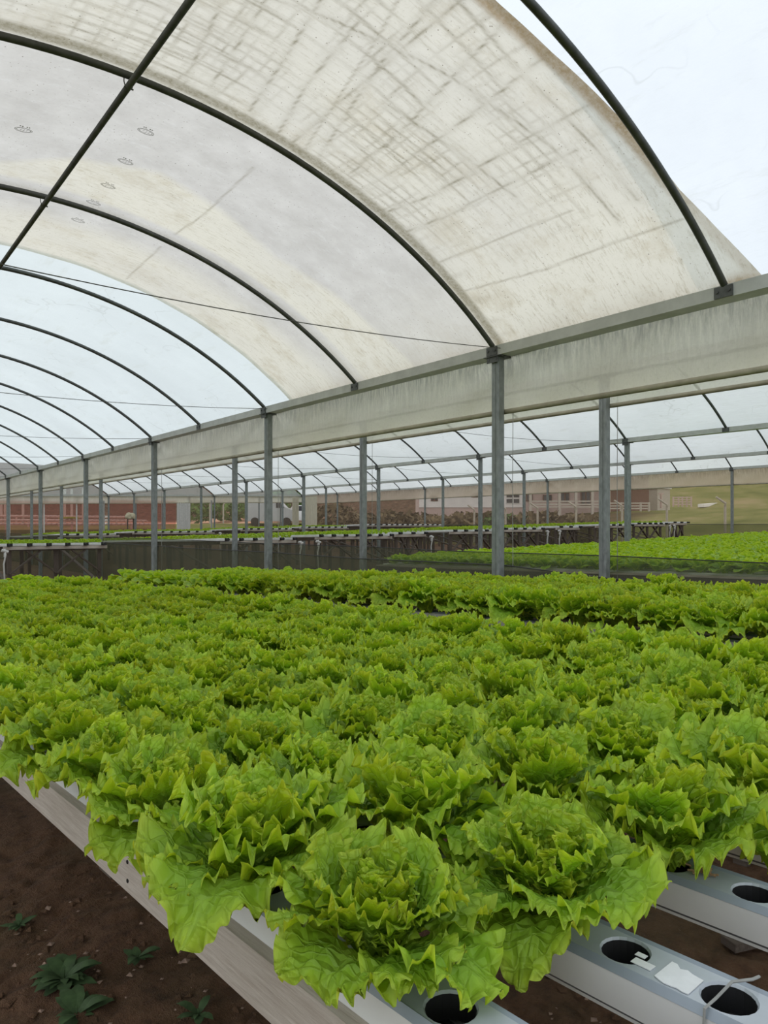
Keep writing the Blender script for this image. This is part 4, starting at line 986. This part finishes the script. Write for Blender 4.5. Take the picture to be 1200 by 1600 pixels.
for i, (px, d) in enumerate(((2, 50), (8, 51), (36, 50), (101, 50), (112, 52), (130, 51))):
    x, y, _ = at(px, 800, d); o = MB().box(x - .07, x + .07, y - .07, y + .07, .2, 4.2).build('fence_post', M['concrete']); tag(o, f'pale upright post behind the red net, {ORD[i]} from the left', 'post')
# cloth bundle on a stand
x, y, z = at(204, 812, 38.4); o = empty('cloth_bundle', (x, y, 0)); g_ = terr(x)
import bmesh
bm_ = bmesh.new(); bmesh.ops.create_icosphere(bm_, subdivisions=3, radius=.26)
for v_ in bm_.verts:
    q = v_.co; q.z *= .85; q *= 1 + .12 * math.sin(q.x * 19 + 1) * math.cos(q.z * 15) + .06 * math.sin(q.y * 31); 
    if q.z < -.1: q.z = -.1 + (q.z + .1) * .4
me_ = bpy.data.meshes.new('bundle'); bm_.to_mesh(me_); me_.materials.append(M['cloth']); bm_.free()
link('bundle', me_, o, (0, 0, 2.05)); MB().box(-.18, -.13, -.03, .03, g_, 1.95).build('leg', M['timber'], o); MB().box(.13, .18, -.03, .03, g_, 1.95).build('leg', M['timber'], o)
tag(o, 'beige cloth bundle on two thin legs near the red net', 'bundle')

# ------------------------------------------------------------------ ground litter and weeds by the near bench
r = random.Random(12); m = MB()
for i in range(900):
    x, y = r.uniform(-.9, 2.2), r.uniform(.2, 3.2); s = r.choice((.004, .006, .009, .015)) * r.uniform(.7, 1.4)
    V = [(x + s * r.uniform(.6, 1.2) * dx, y + s * r.uniform(.6, 1.2) * dy, .004 + s * .5 * (dz + 1) * r.uniform(.5, .9)) for dx, dy, dz in ((1, 0, 0), (0, 1, 0), (-1, 0, 0), (0, -1, 0), (0, 0, 1), (0, 0, -1))]
    m.add(V, [(0, 1, 4), (1, 2, 4), (2, 3, 4), (3, 0, 4), (1, 0, 5), (2, 1, 5), (3, 2, 5), (0, 3, 5)])
tag(m.build('gravel', M['stone']), 'scattered pale pebbles and crumbs on the red-brown soil', 'gravel', kind='stuff')
r = random.Random(15); m = MB()
for i in range(1500):
    x, y = r.uniform(-1.0, 2.2), r.uniform(.1, 3.4); s = r.uniform(.008, .028)
    V = [(x + s * r.uniform(.5, 1.2) * dx, y + s * r.uniform(.5, 1.2) * dy, .0 + s * .45 * (dz + 1) * r.uniform(.5, .9)) for dx, dy, dz in ((1, .2, 0), (-.2, 1, 0), (-1, 0, 0), (0, -1, 0), (.2, .1, 1), (0, 0, -1))]
    m.add(V, [(0, 1, 4), (1, 2, 4), (2, 3, 4), (3, 0, 4), (1, 0, 5), (2, 1, 5), (3, 2, 5), (0, 3, 5)])
tag(m.build('soil_clods', M['soil']), 'loose crumbly clods of dark red-brown soil', 'soil', kind='stuff')
def onfloor(px, py):
    d = (CAMZ) * 1135 / (py - 822); x, y, z = at(px, py, d); return x, y
def weed(px, py, size, label, seed, nleaf=22):
    r = random.Random(seed); x, y = onfloor(px, py); o = empty('weed', (x, y, .005)); 
    for i in range(nleaf):
        a = r.uniform(0, 6.28); L = size * r.uniform(.35, 1); w = L * .2; up = r.uniform(.1, .7); V = []; n = 7
        for k in range(n + 1):
            t = k / n; ww = w * math.sin(math.pi * min(1, t * .92 + .06)) * (1 + .35 * math.sin(k * 3.1)); q = L * t; z = L * up * math.sin(t * 2.2) * .6
            for s in (-1, 1): V.append((q * math.cos(a) - s * ww * math.sin(a), q * math.sin(a) + s * ww * math.cos(a), z + abs(s) * .004))
        link('leaf', mesh_from('leaf', V, np.array([(2 * k, 2 * k + 2, 2 * k + 3, 2 * k + 1) for k in range(n)]), M['weed'], smooth=True), o)
    MB().tube([(0, 0, -.01), (0, 0, size * .3)], .003, 5).build('stem', M['weed'], o)
    tag(o, label, 'weed', 'weeds on the soil')
weed(100, 1535, .13, 'dark green serrated weed on the soil at lower left', 3, 44)
weed(215, 1500, .09, 'small low weed nearer the side board', 4, 16)
weed(120, 1590, .12, 'weed cut off by the bottom edge of the picture', 5, 18)
weed(310, 1590, .08, 'tiny weed near the bottom edge under the board', 6, 14)
weed(30, 1450, .08, 'faint small weed near the left edge', 7, 14)
x, y = onfloor(1175, 1478); o = MB().box(-.11, .11, -.035, .035, 0, .03).build('wood_offcut', M['timber'], None, False, (x, y, .012), (0, 0, R(-20))); tag(o, 'dark offcut of wood lying on the soil at lower right', 'offcut')
